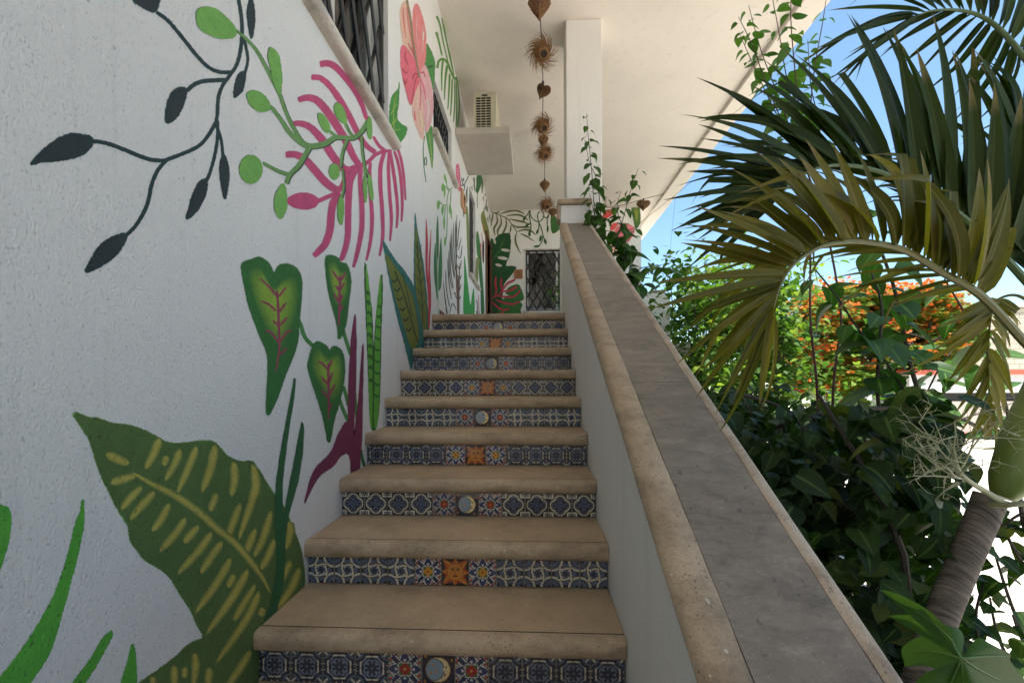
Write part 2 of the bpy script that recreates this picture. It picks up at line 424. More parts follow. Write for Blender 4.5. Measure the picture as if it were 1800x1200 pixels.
W1 = (1.00, 2.585, CZ + 1.55, CZ + 2.85)
W2 = (3.79, 4.66, CZ + 2.27, CZ + 2.80)
W3 = (5.97, 6.62, CZ + 1.52, CZ + 2.80)
DR = (8.10, 8.90, FLOOR, CZ + 2.80)
left_wall = wall_with_holes('wall', M['wall'], house, 'x', WX, -.16, YF, 12.0, 0, ROOF, [W1, W2, W3, DR])
tag(left_wall, 'white stucco stair wall painted with vines, leaves and flowers')
t = onY(925, 441, BY); b_ = onY(984, 546, BY)
BW = (t.x, b_.x + .25, b_.z, t.z)
rear_x1 = onY(1127, 420, BY).x
back_wall = wall_with_holes('wall', M['wall_in'], house, 'y', BY, .16, WX, rear_x1, FLOOR - .3, CEIL, [BW])
tag(back_wall, 'far gallery wall painted with monstera and palm leaves')
mb = MB(); mb.box(rear_x1 - .16, rear_x1, BY + .163, 12.0, 0, CEIL); mb.build('side_wall', M['wall_in'], house)
# rooms behind the openings: dark sheets, the unlit rooms' shade put into their colour
mb = MB(); mb.add([(-2.4, YF, 0), (-2.4, 12, 0), (-2.4, 12, ROOF), (-2.4, YF, ROOF)], [(0, 1, 2, 3)]); mb.build('unlit_room_back', M['dark_room'], house)
mb = MB(); mb.add([(WX, 10.4, FLOOR - .3), (rear_x1 - .17, 10.4, FLOOR - .3), (rear_x1 - .17, 10.4, CEIL), (WX, 10.4, CEIL)], [(0, 1, 2, 3)]); mb.build('unlit_room_back', M['dark_room'], house)
EX0, EX1 = 2.60, 2.86
YC = -2.6                                        # front end of the eave
mb = MB(); mb.box(WX + .003, EX0, YC, 12.0, CEIL, CEIL + .22); mb.build('ceiling', M['ceiling'], house)
mb = MB(); mb.box(EX0 + .002, EX1, YC, 12.0, CEIL - .055, CEIL + .25); tag(mb.build('eave_edge', M['ceiling'], house, bevel=.008), 'lowered strip along the outer edge of the eave')
mb = MB(); mb.box(-6, WX - .163, YF, 12.0, ROOF - .2, ROOF); mb.build('roof', M['wall'], house)
mb = MB(); mb.box(-6, WX - .165, YF - .2, YF - .003, 0, ROOF); mb.build('side_wall', M['wall'], house)
mb = MB(); mb.box(WX - .16, 3.2, YF - .2, YF - .003, 0, CEIL + .2); mb.build('added_back_wall', M['wall'], house)  # unseen wall added behind the camera to cut the sky light
mb = MB(); mb.box(.356, .715, 4.25, 4.60, FLOOR, CEIL - .002); tag(mb.build('column', M['wall_in'], house, bevel=.008), 'square white column at the head of the stairs')
# gallery floor, an L
mb = MB(); mb.box(WX + .004, .76, 1.288 + 8 * .3 + .35, BY - .003, FLOOR - .22, FLOOR - .002); mb.box(.763, 2.62, 7.0, BY - .003, FLOOR - .22, FLOOR - .002)
mb.build('gallery_floor', M['slab'], house)
# balcony parapet with the little end pier
mb = MB(); mb.box(.77, 2.30, 7.02, 7.18, FLOOR, CZ + 1.42); mb.build('parapet', M['baluster'], house)
p0 = onY(1143, 540, 7.6); p1 = onY(1163, 512, 7.6)
mb = MB(); mb.box(p0.x, p1.x, 7.5, 7.72, FLOOR, p1.z - .06); mb.build('pier', M['baluster'], house)
mb = MB(); mb.box(p0.x - .03, p1.x + .03, 7.47, 7.75, p1.z - .057, p1.z); mb.build('pier_cap', M['coping_edge'], house, bevel=.012)

# shelf for the air conditioner
mb = MB(); mb.box(WX + .003, -.252, 4.88, 5.88, CZ + 2.895, CZ + 2.975); tag(mb.build('shelf', M['slab'], house, bevel=.006), 'concrete slab carrying the air conditioner')

# windows
def lattice(win, plane, c, a0, a1, b0, b1, step, slope, r):
    """folding lattice grille: every bar is its own part"""
    def P(a, b, d): return (c + d, a, b) if plane == 'x' else (a, c + d, b)
    for sgn, d in ((1, 0), (-1, r * 1.9)):
        span = (b1 - b0) / slope
        k = a0 - span + step * .35
        while k < a1:
            s0, s1 = k, k + span
            u0, u1 = max(s0, a0), min(s1, a1)
            if u1 - u0 > .03:
                z0 = b0 + (u0 - s0) * slope; z1 = b0 + (u1 - s0) * slope
                if sgn < 0: z0, z1 = b0 + b1 - z0, b0 + b1 - z1
                m_ = MB(); m_.tube([P(u0, z0, d), P(u1, z1, d)], r, 6); m_.build('grille_bar', M['black'], win, smooth=True)
            k += step
    # rivets where bars cross
    m_ = MB()
    fr = MB()
    for (q0, q1) in (((a0, b0), (a1, b0)), ((a1, b0), (a1, b1)), ((a1, b1), (a0, b1)), ((a0, b1), (a0, b0))):
        fr.tube([P(q0[0], q0[1], r), P(q1[0], q1[1], r)], r * 1.25, 6)
    fr.build('grille_frame', M['black'], win, smooth=True)
def window(name, plane, c, sgn, rect, label, curtain=None, step=.11, slope=1.7, r=.006, gap=.05, depth=.125, mull=True, framec='alu', cmat='curtain'):
    a0, a1, b0, b1 = rect
    def B(mb, p0, p1, q0, q1, d0, d1):
        d0, d1 = sorted((d0 * sgn, d1 * sgn))
        if plane == 'x': mb.box(c + d0, c + d1, p0, p1, q0, q1)
        else: mb.box(p0, p1, c + d0, c + d1, q0, q1)
    w = bpy.data.objects.new(name, None); link(w, house); w.empty_display_size = .1; w['label'] = label
    fw = .045
    f = MB(); e = .003
    B(f, a0 + e, a0 + fw, b0 + e, b1 - e, depth - .02, depth + .02); B(f, a1 - fw, a1 - e, b0 + e, b1 - e, depth - .02, depth + .02)
    B(f, a0 + fw, a1 - fw, b0 + e, b0 + fw, depth - .018, depth + .018); B(f, a0 + fw, a1 - fw, b1 - fw, b1 - e, depth - .018, depth + .018)
    if mull: mcx = a0 + (a1 - a0) * .68; B(f, mcx - .02, mcx + .02, b0 + fw, b1 - fw, depth - .016, depth + .016)
    f.build('frame', M[framec], w)
    g_ = MB(); B(g_, a0 + fw, a1 - fw, b0 + fw, b1 - fw, depth - .003, depth + .003); g_.build('pane', M['glass'], w)
    if curtain:
        cm = MB(); n = 60
        ca0, ca1 = a0 + (a1 - a0) * curtain[0], a0 + (a1 - a0) * curtain[1]
        vs = []; 
        for i in range(n + 1):
            a = ca0 + (ca1 - ca0) * i / n; d = (depth + .10 + .022 * math.sin(i * .9) + .01 * math.sin(i * 2.3)) * sgn
            for bb in (b0 - .05, b1 + .05): vs.append((c + d, a, bb) if plane == 'x' else (a, c + d, bb))
        cm.add(vs, [(2 * i, 2 * i + 2, 2 * i + 3, 2 * i + 1) for i in range(n)])
        cm.build('curtain', M[cmat], w, smooth=True)
    lattice(w, plane, c + gap * sgn, a0 + .01, a1 - .01, b0 + .012, b1 - .012, step, slope, r)
    return w
def round_sill(win, y0, y1, z):
    prof = [(WX - .10, z - .028), (WX + .03, z - .028)] + [(WX + .03 + .028 * math.cos(a), z + .028 * math.sin(a)) for a in [(-90 + 15 * k) * math.pi / 180 for k in range(1, 12)]] + [(WX + .03, z + .028), (WX - .10, z + .028)]
    m_ = MB(); m_.prism(prof, 'y', y0, y1); m_.build('sill', M['sill'], win, smooth=True)
w1 = window('window', 'x', WX, -1, W1, 'large wall window above the stairs behind a black lattice grille', curtain=(0, .62), step=.175, slope=2.5, r=.0105)
round_sill(w1, W1[0] - .08, 2.672, CZ + 1.522)
w2 = window('window', 'x', WX, -1, W2, 'small high window below the painted fern', step=.10, slope=1.7, r=.006, framec='black')
round_sill(w2, 3.74, 4.84, CZ + 2.262)
w3 = window('window', 'x', WX, -1, W3, 'narrow tall window with dark grille near the door', step=.09, slope=2.4, r=.006, framec='black')
round_sill(w3, 5.90, 6.92, CZ + 1.50)
w4 = window('window', 'y', BY, 1, BW, 'gallery window with a diamond lattice grille at the end', step=.175, slope=1.75, r=.012, gap=-.03, depth=.03, mull=True, curtain=(0, 1), cmat='grey_backing')
m_ = MB(); m_.box(BW[0] - .08, BW[1], BY - .08, BY - .003, BW[2] - .06, BW[2] - .003); m_.build('sill', M['sill'], w4, bevel=.01)
m_ = MB(); m_.box(BW[0] - .05, BW[1], BY - .05, BY - .003, BW[3] + .003, BW[3] + .03); m_.build('lintel_trim', M['sill'], w4)
# door
dr = bpy.data.objects.new('door', None); link(dr, house); dr['label'] = 'dark brown wooden door at the end of the stair wall'
m_ = MB()
m_.box(WX - .12, WX + .035, DR[0] - .07, DR[0], FLOOR, DR[3] + .08); m_.box(WX - .12, WX + .035, DR[1], DR[1] + .07, FLOOR, DR[3] + .08); m_.box(WX - .12, WX + .035, DR[0] + .001, DR[1] - .001, DR[3], DR[3] + .08)
m_.build('door_frame', M['wood'], dr)
m_ = MB(); m_.box(WX - .09, WX - .05, DR[0] + .005, DR[1] - .005, FLOOR + .01, DR[3] - .005); m_.build('door_leaf', M['wood'], dr)
m_ = MB(); m_.tube([(WX - .05, 8.2, FLOOR + 1.0), (WX + .01, 8.2, FLOOR + 1.0), (WX + .01, 8.32, FLOOR + 1.0)], .011, 8); m_.build('handle', M['alu'], dr, smooth=True)

# ------------------------------------------------------------------ the stairs
XR = 0.2905; XL = WX + .002; TREAD, RISE, Y0, Z0 = .3, .175, 1.288, .875
stairs = thing('staircase', (0, Y0, 0), 'stone staircase with patterned talavera tile risers leading to the gallery', 'staircase')

def tile_mesh(kind):
    n = 44
    NAVY = (.012, .017, .045); SLATE = (.10, .135, .21); CREAM = (.66, .61, .46); WHITE = (.56, .56, .53); BLUE = (.020, .034, .13)
    u, v = np.meshgrid((np.arange(n) + .5) / n * 2 - 1, (np.arange(n) + .5) / n * 2 - 1)
    r = np.hypot(u, v); th = np.arctan2(v, u); au, av = np.abs(u), np.abs(v)
    C = np.zeros((n, n, 3))
    def put(mask, col): C[mask] = col
    tri8 = np.abs(((th / (2 * math.pi) * 8) % 1) - .5) * 2
    if kind == 'ogee':
        put(r > -1, NAVY)
        # corner straps and scrolls
        put((np.hypot(au - 1, av - 1) < .30) & (np.hypot(au - 1, av - 1) > .16), SLATE)
        put((np.abs(av - .66) < .055) & (au > .58), CREAM); put((np.abs(au - .66) < .055) & (av > .58), CREAM)
        put((np.hypot(au - .86, av - .86) < .06), CREAM)
        d = np.minimum(np.hypot(au - .40, av) - .46, np.hypot(au, av - .40) - .46); d = np.minimum(d, np.maximum(au, av) - .46)
        put(d < .07, CREAM); put(d < -.045, NAVY); put(d < -.10, SLATE)
        put((np.abs(np.maximum(au, av) - .5) < .05) & (np.minimum(au, av) < .28), NAVY)
        q = r - (.40 + .13 * np.cos(4 * th + math.pi)); put(np.abs(q) < .05, NAVY)
        put((r < .34), (.06, .09, .2)); put(np.hypot(au - .26, av - .26) < .09, NAVY)
        put((np.hypot(au - .0, av) < .17), NAVY); put((r < .1), SLATE)
        put((np.hypot(au - .62, av) < .09) | (np.hypot(au, av - .62) < .09), NAVY)
    elif kind == 'knot':
        put(r > -1, NAVY)
        put((np.hypot(au - .55, av) < .26) | (np.hypot(au, av - .55) < .26), SLATE)
        dc = np.hypot(au - 1, av - 1)
        put(dc < .70, SLATE); put((dc < .56) & (dc > .50), NAVY); put((dc < .30) & ((np.floor(th * 9) % 2) == 0), NAVY); put(dc < .16, NAVY)
        # pinwheel of cream straps
        put(np.abs(dc - .74) < .075, CREAM)
        for k in range(4):
            a = k * math.pi / 2; x = u * math.cos(a) + v * math.sin(a); y = -u * math.sin(a) + v * math.cos(a)
            put((np.abs(y - .40 - .05 * np.sin(x * 5)) < .105) & (x > -.52) & (x < .60), NAVY)
            put((np.abs(y - .40 - .05 * np.sin(x * 5)) < .065) & (x > -.52) & (x < .60), CREAM)
        put(np.maximum(au, av) < .30, SLATE); put((np.hypot(au - .24, av - .24) < .07), WHITE)
        put(r < .22, NAVY); put((r < .2) & (np.cos(8 * th) > .3), SLATE); put(r < .07, NAVY)
    elif kind == 'star':
        put(r > -1, NAVY)
        dc = np.hypot(au - 1, av - 1)
        put((dc < .42) & (np.abs(au - av) < .16), SLATE); put((dc < .36) & (np.abs(au - av) < .05), CREAM)
        put((dc > .40) & (dc < .50), SLATE)
        q = r * (1 + .16 * tri8); put(q < .86, (.15, .19, .27)); put((q > .76) & (q < .86) & (np.cos(4 * th) > -.5), CREAM)
        put((np.abs(q - .66) < .045), NAVY)
        put((np.minimum(au, av) < .12) & (np.maximum(au, av) > .52) & (np.maximum(au, av) < .70), NAVY)
        put((np.hypot(au - .38, av - .14) < .085) | (np.hypot(au - .14, av - .38) < .085), NAVY)
        s = r * (1 + .9 * tri8); put(s < .44, NAVY); put((r < .09), SLATE)
        put((np.abs(au + av - 1.16) < .05) & (np.minimum(au, av) < .25), CREAM)
    elif kind in ('red', 'yellow'):
        put(r > -1, WHITE)
        put((np.floor(u * 11) + np.floor(v * 11)) % 3 == 0, NAVY)
        edge = np.maximum(au, av) > .80
        put(edge & (np.sin(u * 16) * np.sin(v * 16 + 1.5) > .05), (.42, .06, .03)); put(edge & (np.sin(u * 16 + 1.2) * np.sin(v * 16 + .4) < -.45), NAVY)
        q = r * (1 - .30 * np.cos(4 * th)); put((q < .78), WHITE); put(q < .70, BLUE); 
        dg = (np.abs(au - av) < .17) & (r > .45) & (r < 1.1); put(dg, BLUE); put((np.abs(au - av) < .05) & (r > .5) & (r < 1.0), NAVY)
        put((np.hypot(au - .56, av) < .09) | (np.hypot(au, av - .56) < .09), WHITE); put((np.hypot(au - .44, av - .22) < .07) | (np.hypot(au - .22, av - .44) < .07), WHITE)
        put((np.maximum(au, av) < .42), WHITE); put(np.maximum(au, av) < .37, (.05, .14, .025))
        put((np.maximum(au, av) < .37) & (np.minimum(au, av) > .30), (.16, .25, .05))
        pet = r < (.30 + .06 * np.abs(np.cos(2 * th))) if kind == 'red' else np.minimum(np.hypot(au - .2, av), np.hypot(au, av - .2)) < .165
        put(pet, (.36, .018, .018) if kind == 'red' else (.62, .27, .02)); put(r < .075, (.62, .35, .04) if kind == 'red' else (.25, .08, .02))
    elif kind == 'moon':
        put(r > -1, (.010, .013, .04))
        disc = np.hypot(u + .02, v) < .74
        put(np.hypot(u + .02, v) < .79, (.30, .16, .03))
        put(disc, (.24, .35, .44)); cr = disc & (np.hypot(u + .30, v) > .70); put(disc & (np.hypot(u + .30, v) > .66), (.03, .03, .04)); put(cr, (.80, .66, .34))
        put(cr & (np.hypot(u - .50, v - .18) < .07), NAVY); put(cr & (np.hypot(u - .42, v + .30) < .07), (.35, .03, .03)); put((np.hypot(u - .36, v - .02) < .10) & disc, (.80, .66, .34))
        for x, y in ((-.32, .28), (-.12, -.08), (-.45, -.2)):
            q = np.hypot(u - x, v - y); a = np.arctan2(v - y, u - x); put(q < .085 + .045 * np.cos(5 * a), (.60, .24, .06))
        for x, y in ((-.80, .82), (.84, .62), (-.84, -.74), (.62, -.84)): put(np.hypot(u - x, v - y) < .09, (.60, .24, .03))
    else:
        put(r > -1, (.010, .010, .014))
        ph = (th / (2 * math.pi) * 8 + .5) % 1; ray_ = .98 + .25 * np.abs(np.sin(2 * th)) - np.abs(ph - .5) * 1.25
        ph2 = (th / (2 * math.pi) * 8) % 1; ray2 = .88 - np.abs(ph2 - .5) * 1.0
        put(r < ray2 * 1.1, (.28, .04, .02)); put(r < ray_ * 1.08, (.62, .22, .02)); put((r < ray_ * 1.08) & (ph > .5), (.50, .11, .018))
        face = np.hypot(u, v * .94) < .60; put(np.hypot(u, v * .94) < .63, (.22, .05, .015)); put(face, (.62, .235, .035))
        for x in (-.2, .2):
            put(((u - x) / .13) ** 2 + ((v - .17) / .06) ** 2 < 1, (.03, .025, .02)); put((np.abs(v - .29 + (u - x) ** 2 * 1.5) < .025) & (np.abs(u - x) < .16), (.2, .06, .02))
        put((np.abs(u + .02) < .025) & (v > -.12) & (v < .15), (.32, .09, .02)); put((np.abs(v + .13) < .025) & (au < .11), (.32, .09, .02))
        put((u / .19) ** 2 + ((v + .30) / .075) ** 2 < 1, (.24, .02, .015))
        put((np.hypot(au - .36, v + .08) < .06), (.66, .20, .04))
    w, h, d = .0518, .0520, .0045
    V = []; Fc = []; cols = []
    N = n + 1
    for j in range(N):
        for i in range(N): V.append((w * (2 * i / n - 1), -d, h * (2 * j / n - 1)))
    for j in range(n):
        for i in range(n):
            a = j * N + i; Fc.append((a, a + 1, a + N + 1, a + N)); cols.append(C[j, i])
    b = len(V); bw, bh = w + .0004, h + .0004
    V += [(-w, -d, -h), (w, -d, -h), (w, -d, h), (-w, -d, h), (-bw, d, -bh), (bw, d, -bh), (bw, d, bh), (-bw, d, bh)]
    for k in range(4):
        Fc.append((b + (k + 1) % 4, b + k, b + 4 + k, b + 4 + (k + 1) % 4)); cols.append(np.array((.5, .46, .38)))
    me = bpy.data.meshes.new('tile_' + kind); me.from_pydata(V, [], Fc); me.materials.append(M['tile'])
    at = me.color_attributes.new('Col', 'FLOAT_COLOR', 'CORNER')
    arr = np.ones((len(me.loops), 4), dtype=np.float32); k = 0
    for f_, c in zip(Fc, cols):
        arr[k:k + len(f_), :3] = c; k += len(f_)
    at.data.foreach_set('color', arr.ravel()); me.update()
    return me
TM = {k: tile_mesh(k) for k in ('ogee', 'knot', 'star', 'red', 'yellow', 'moon', 'sun')}
CYC = ['star', 'knot', 'ogee']
PITCH = (XR - XL - .002) / 11
rng = random.Random(3)
for n in range(-4, 9):
    y, z = Y0 + TREAD * n, Z0 + RISE * n
    core = MB(); core.box(XL, XR, y + .044, y + .044 + TREAD + (0 if n < 8 else .005), z - RISE - .03 if n > -4 else .002, z - .034)
    step = core.build('step', M['grout'], stairs)
    # tread slab behind the joint, nosing in front of it
    m_ = MB(); m_.box(XL, XR, y + .0530, y + TREAD + .043, z - .033, z - .0012); m_.build('tread', M['tread'], step, bevel=.0012)
    rr = .0325
    prof = [(y + .0460, z - .065), (y + .0460, z)] + [(y + rr + rr * math.cos(a), z - rr + rr * math.sin(a)) for a in [(90 + 15 * k) * math.pi / 180 for k in range(0, 13)]]
    m_ = MB(); m_.box(XL, XR, y + .0462, y + .0528, z - .030, z - .0009); m_.build('joint', M['joint'], step)
    # slightly uneven along its length, ends rounded into the walls
    seg = 24; vs = []; fs = []; npf = len(prof)
    for i in range(seg + 1):
        t_ = i / seg; x = XL + (XR - XL) * t_
        e = min(1, min(t_, 1 - t_) / .02); sh = (1 - e) * .012
        for (py_, pz_) in prof:
            wob = .0016 * mnoise.noise((x * 5, py_ * 20 + n * 3.1, pz_ * 20))
            vs.append((x, max(py_, y + sh) + wob if py_ < y + .045 else py_, pz_ + (wob if pz_ < z - .01 else 0)))
    for i in range(seg):
        for k in range(npf):
            fs.append((i * npf + k, i * npf + (k + 1) % npf, (i + 1) * npf + (k + 1) % npf, (i + 1) * npf + k))
    fs += [tuple(range(npf)), tuple(seg * npf + k for k in range(npf - 1, -1, -1))]
    m_ = MB(); m_.add(vs, fs); m_.build('nosing', M['stone'], step, smooth=True)
    if n >= -1:
        cyc = CYC[n % 3]
        for k in range(11):
            kind = cyc if k not in (4, 5, 6) else ({0: ('red', 'moon', 'red'), 1: ('yellow', 'sun', 'yellow')}[n % 2][k - 4])
            x = XL + .001 + PITCH * (k + .5)
            Mt = Matrix.Translation((x + rng.uniform(-.0006, .0006), y + .0392 + rng.uniform(-.0008, .0004), z - .065 - .0553 + rng.uniform(-.0006, .0006))) @ Matrix.Rotation(rng.uniform(-.008, .008), 4, 'Y') @ Matrix.Rotation(rng.uniform(-.012, .012), 4, 'Z')
            inst('tile', TM[kind], step, Mt)

# ------------------------------------------------------------------ the balustrade
bal = thing('stair_balustrade', (.43, 1.0, 0), 'sloping white balustrade with grey cement coping beside the stairs', 'balustrade')
SL = RISE / TREAD; RB = CZ - .865          # top of the coping: z = SL*y + RB
YB0, YB1 = -.95, 4.10
def slope_prism(x0, x1, top, bot, y0, y1, seg=1):
    m = MB()
    vs = []
    for i in range(seg + 1):
        y = y0 + (y1 - y0) * i / seg; z = SL * y + RB
        vs += [(x0, y, z + bot), (x1, y, z + bot), (x1, y, z + top), (x0, y, z + top)]
    fs = [(0, 1, 2, 3), (seg * 4 + 3, seg * 4 + 2, seg * 4 + 1, seg * 4)]
    for i in range(seg):
        for k in range(4): fs.append((i * 4 + k, i * 4 + 4 + k, i * 4 + 4 + (k + 1) % 4, i * 4 + (k + 1) % 4))
    m.add(vs, fs); return m
m = MB()   # the wall itself: from the ground up to under the coping
prof = [(YB0, 0), (YB1 + .14, 0), (YB1 + .14, SL * YB1 + RB - .052), (YB1, SL * YB1 + RB - .052), (YB0, max(.05, SL * YB0 + RB - .052))]
m.prism(prof, 'x', XR + .002, .548); m.build('baluster_wall', M['baluster'], bal)
# coping slabs of polished cement, with open joints
cuts = [YB0, -.2, .62, 1.46, 2.04, 2.56, 2.86, 3.3, YB1]
for a, b in zip(cuts[:-1], cuts[1:]):
    slope_prism(.3466, .5445, 0, -.05, a + .0012, b - .0012, 6).build('coping_slab', M['cement'], bal, bevel=.0015)
# rounded stone edge towards the stairs, and the outer edge
def edge_piece(xc, sgn, wid, y0, y1, seg):
    m = MB(); p0 = wid * .56; rv = .046 if wid > .05 else .030
    prof = [(wid, -.052), (wid, -.0005)] + [(wid - (wid - p0) * k / 4, -.0005 + .0065 * (1 - (1 - k / 4) ** 2)) for k in range(1, 5)]
    prof += [(p0 + p0 * math.cos(a), .006 - rv + rv * math.sin(a)) for a in [(90 + 12 * k) * math.pi / 180 for k in range(1, 14)]] + [(p0 * .95, -2 * rv + .010), (p0 * .98, -.0525)]
    vs = []; npf = len(prof)
    for i in range(seg + 1):
        y = y0 + (y1 - y0) * i / seg; z = SL * y + RB
        for (p, q) in prof:
            wob = .0018 * mnoise.noise((y * 6, p * 25, q * 25))
            inner = .0022 * mnoise.noise((y * 14, 3.3, 7.1)) if p >= wid - 1e-6 and q > -.01 else 0
            vs.append((xc + sgn * (p + (wob if p < wid - .001 else inner)), y, z + q))
    fs = [(i * npf + k, i * npf + (k + 1) % npf, (i + 1) * npf + (k + 1) % npf, (i + 1) * npf + k) for i in range(seg) for k in range(npf)]
    fs += [tuple(range(npf)), tuple(seg * npf + k for k in range(npf - 1, -1, -1))]
    m.add(vs, fs); return m
for a, b in ((YB0, .5), (.5, 1.9), (1.9, YB1)):
    edge_piece(.270, 1, .0755, a + .001, b - .001, 40).build('edge_moulding', M['stone'], bal, smooth=True)
    edge_piece(.582, -1, .036, a + .001, b - .001, 40).build('edge_moulding', M['coping_edge'], bal, smooth=True)
zt = CZ + 1.76
m = MB(); m.box(.285, .562, YB1 + .003, YB1 + .145, FLOOR, zt - .055); m.build('end_post', M['wall'], bal, bevel=.006)
m = MB(); m.box(.253, .592, YB1 - .035, YB1 + .147, zt - .052, zt); m.build('post_cap', M['stone'], bal, bevel=.02)
m = MB(); m.box(.253, .283, YB1 - .02, YB1 + .145, zt - .20, zt - .054); m.build('post_trim', M['stone'], bal, bevel=.008)
# ------------------------------------------------------------------ the mural: thin coats of paint lying on the stucco
LAY = {'k': 0}
def zm(ox, oy, s, pts): return [(ox + p[0] / s, oy + p[1] / s) for p in pts]
class Paint:
    def __init__(s, wall, on, step): s.wall = wall; s.on = on; s.step = step; s.n = 0
    def P(s, p, layer): return s.on(p[0], p[1], .0003 + s.step * layer + s.n * s.step * .034)
    def tick(s): s.n = (s.n + 7) % 26
    def blob(s, name, pts, col, layer=1, feather=2.4, k=8, smooth=True, jag=.8):
        s.tick()
        q = catmull(pts, True, k) if smooth else [np.array(p, float) for p in pts]
        n = len(q)
        mx_ = sum(p[0] for p in q) / n
        if mx_ < 640: feather *= 1.8
        area = sum(q[i][0] * q[(i + 1) % n][1] - q[(i + 1) % n][0] * q[i][1] for i in range(n))
        if area < 0: q = q[::-1]
        out = []
        for i in range(n):
            t = q[(i + 1) % n] - q[i - 1]; L = np.hypot(*t) or 1
            nn = np.array((t[1], -t[0])) / L
            j = jag * (mnoise.noise((q[i][0] * .35, q[i][1] * .35, layer * 3.7)) * .6 + mnoise.noise((q[i][0] * 1.3, q[i][1] * 1.3, layer * 1.7)))
            q[i] = q[i] + nn * j
            out.append(q[i] + nn * feather)
        m = MB()
        m.v = [tuple(s.P(p, layer)) for p in q] + [tuple(s.P(p, layer)) for p in out]
        m.f = [tuple(range(n))] + [(i, (i + 1) % n, n + (i + 1) % n, n + i) for i in range(n)]
        m.c = [(*col, 1.0)] * n + [(*col, 0.0)] * n
        return m.build(name, M['paint'], s.wall)
    def soft(s, name, pts, col, layer=2, core=.35, k=4, under=(0, 0, 0)):
        """a highlight sprayed inside a shape, fading towards its outline"""
        s.tick()
        q = catmull(pts, True, k); n = len(q); c = sum(q) / n
        m = MB()
        rings = [(1.22, 0.0), (.98, .3), (.7, .65), (core, .95)]
        for sc, a in rings:
            m.v += [tuple(s.P(c + (p - c) * sc, layer)) for p in q]; m.c += [(*[u * (1 - a) + c_ * a for u, c_ in zip(under, col)], 1.0)] * n
        for r_ in range(3):
            m.f += [(r_ * n + i, r_ * n + (i + 1) % n, (r_ + 1) * n + (i + 1) % n, (r_ + 1) * n + i) for i in range(n)]
        m.f.append(tuple(3 * n + i for i in range(n)))
        return m.build(name, M['paint'], s.wall)
    def stroke(s, name, pts, w, col, layer=1, feather=1.0, k=5, taper=None, jag=.25, mat='paint', under=None):
        """w: full width in px, a number or one per control point; taper=(start,end) factors"""
        s.tick()
        q = catmull(pts, False, k); n = len(q)
        if hasattr(w, '__len__'):
            ws = np.interp(np.linspace(0, len(w) - 1, n), range(len(w)), w)
        else:
            a, b = taper or (1, 1)
            tt = np.linspace(0, 1, n); ws = w * np.minimum(1, np.minimum(a + tt * 4 * (1 - a), b + (1 - tt) * 2.2 * (1 - b)))
        m = MB()
        if q[0][0] < 640 and under is None: feather *= 1.6
        for i in range(n):
            t = q[min(i + 1, n - 1)] - q[max(i - 1, 0)]; L = np.hypot(*t) or 1; nn = np.array((t[1], -t[0])) / L
            h = ws[i] / 2 + jag * mnoise.noise((q[i][0] * .3, q[i][1] * .3, layer))
            h = max(h, .12)
            if i in (0, n - 1): h *= .75
            fe = feather if under is None else feather * min(1, .25 + 3.6 * min(i, n - 1 - i) / n)
            if under is not None: h *= min(1, .45 + 3.0 * min(i, n - 1 - i) / n)
            for d, a in ((-h - fe, 0), (-h, 1), (h, 1), (h + fe, 0)):
                m.v.append(tuple(s.P(q[i] + nn * d, layer)))
                if under is None: m.c.append((*col, float(a)))
                else: m.c.append((*(col if a and 0 < i < n - 1 else under), 1.0))
        m.f = [(i * 4 + j, i * 4 + j + 1, i * 4 + j + 5, i * 4 + j + 4) for i in range(n - 1) for j in range(3)]
        return m.build(name, M[mat], s.wall)
LW = Paint(left_wall, lambda x, y, d: onX(x, y, WX + d), .0002)
BWP = Paint(back_wall, lambda x, y, d: onY(x, y, BY - d), .0012)

DK = pc(33, 46, 52); DKS = pc(24, 54, 56); LG = pc(104, 160, 68); LGS = pc(96, 140, 74); PK = pc(182, 52, 106)
def ell(cx, cy, rx, ry, rot=0, n=10):
    return [(cx + rx * math.cos(a) * math.cos(rot) - ry * math.sin(a) * math.sin(rot), cy + rx * math.cos(a) * math.sin(rot) + ry * math.sin(a) * math.cos(rot)) for a in [2 * math.pi * i / n for i in range(n)]]
# --- dark vine, upper left
A = lambda p: zm(0, 0, 2.4, p)
for pts, w in (([(1003, -20), (1020, 90), (1018, 190), (1000, 270), (965, 325), (940, 360), (922, 410), (917, 480), (912, 515)], 4.6),
               ([(975, 305), (930, 305), (880, 285), (830, 235), (770, 160), (710, 90), (660, 52)], 4.6),
               ([(950, 338), (900, 340), (850, 345), (815, 360), (788, 385)], 5.5),
               ([(912, 515), (880, 570), (840, 615), (780, 645), (720, 668), (690, 680)], 4.8),
               ([(700, 678), (640, 675), (580, 655), (520, 630), (450, 605), (385, 595)], 5),
               ([(705, 672), (665, 720), (640, 780), (625, 850), (605, 900), (570, 955), (530, 995)], 5),
               ([(917, 510), (918, 580), (905, 660), (885, 730), (870, 765)], 4),
               ([(918, 540), (935, 600), (940, 660)], 3.4),
               ([(1030, 165), (1042, 220), (1045, 260), (1033, 312)], 3.4)):
    LW.stroke('painted_stem', A(pts), w, DKS, 1, 1.3)
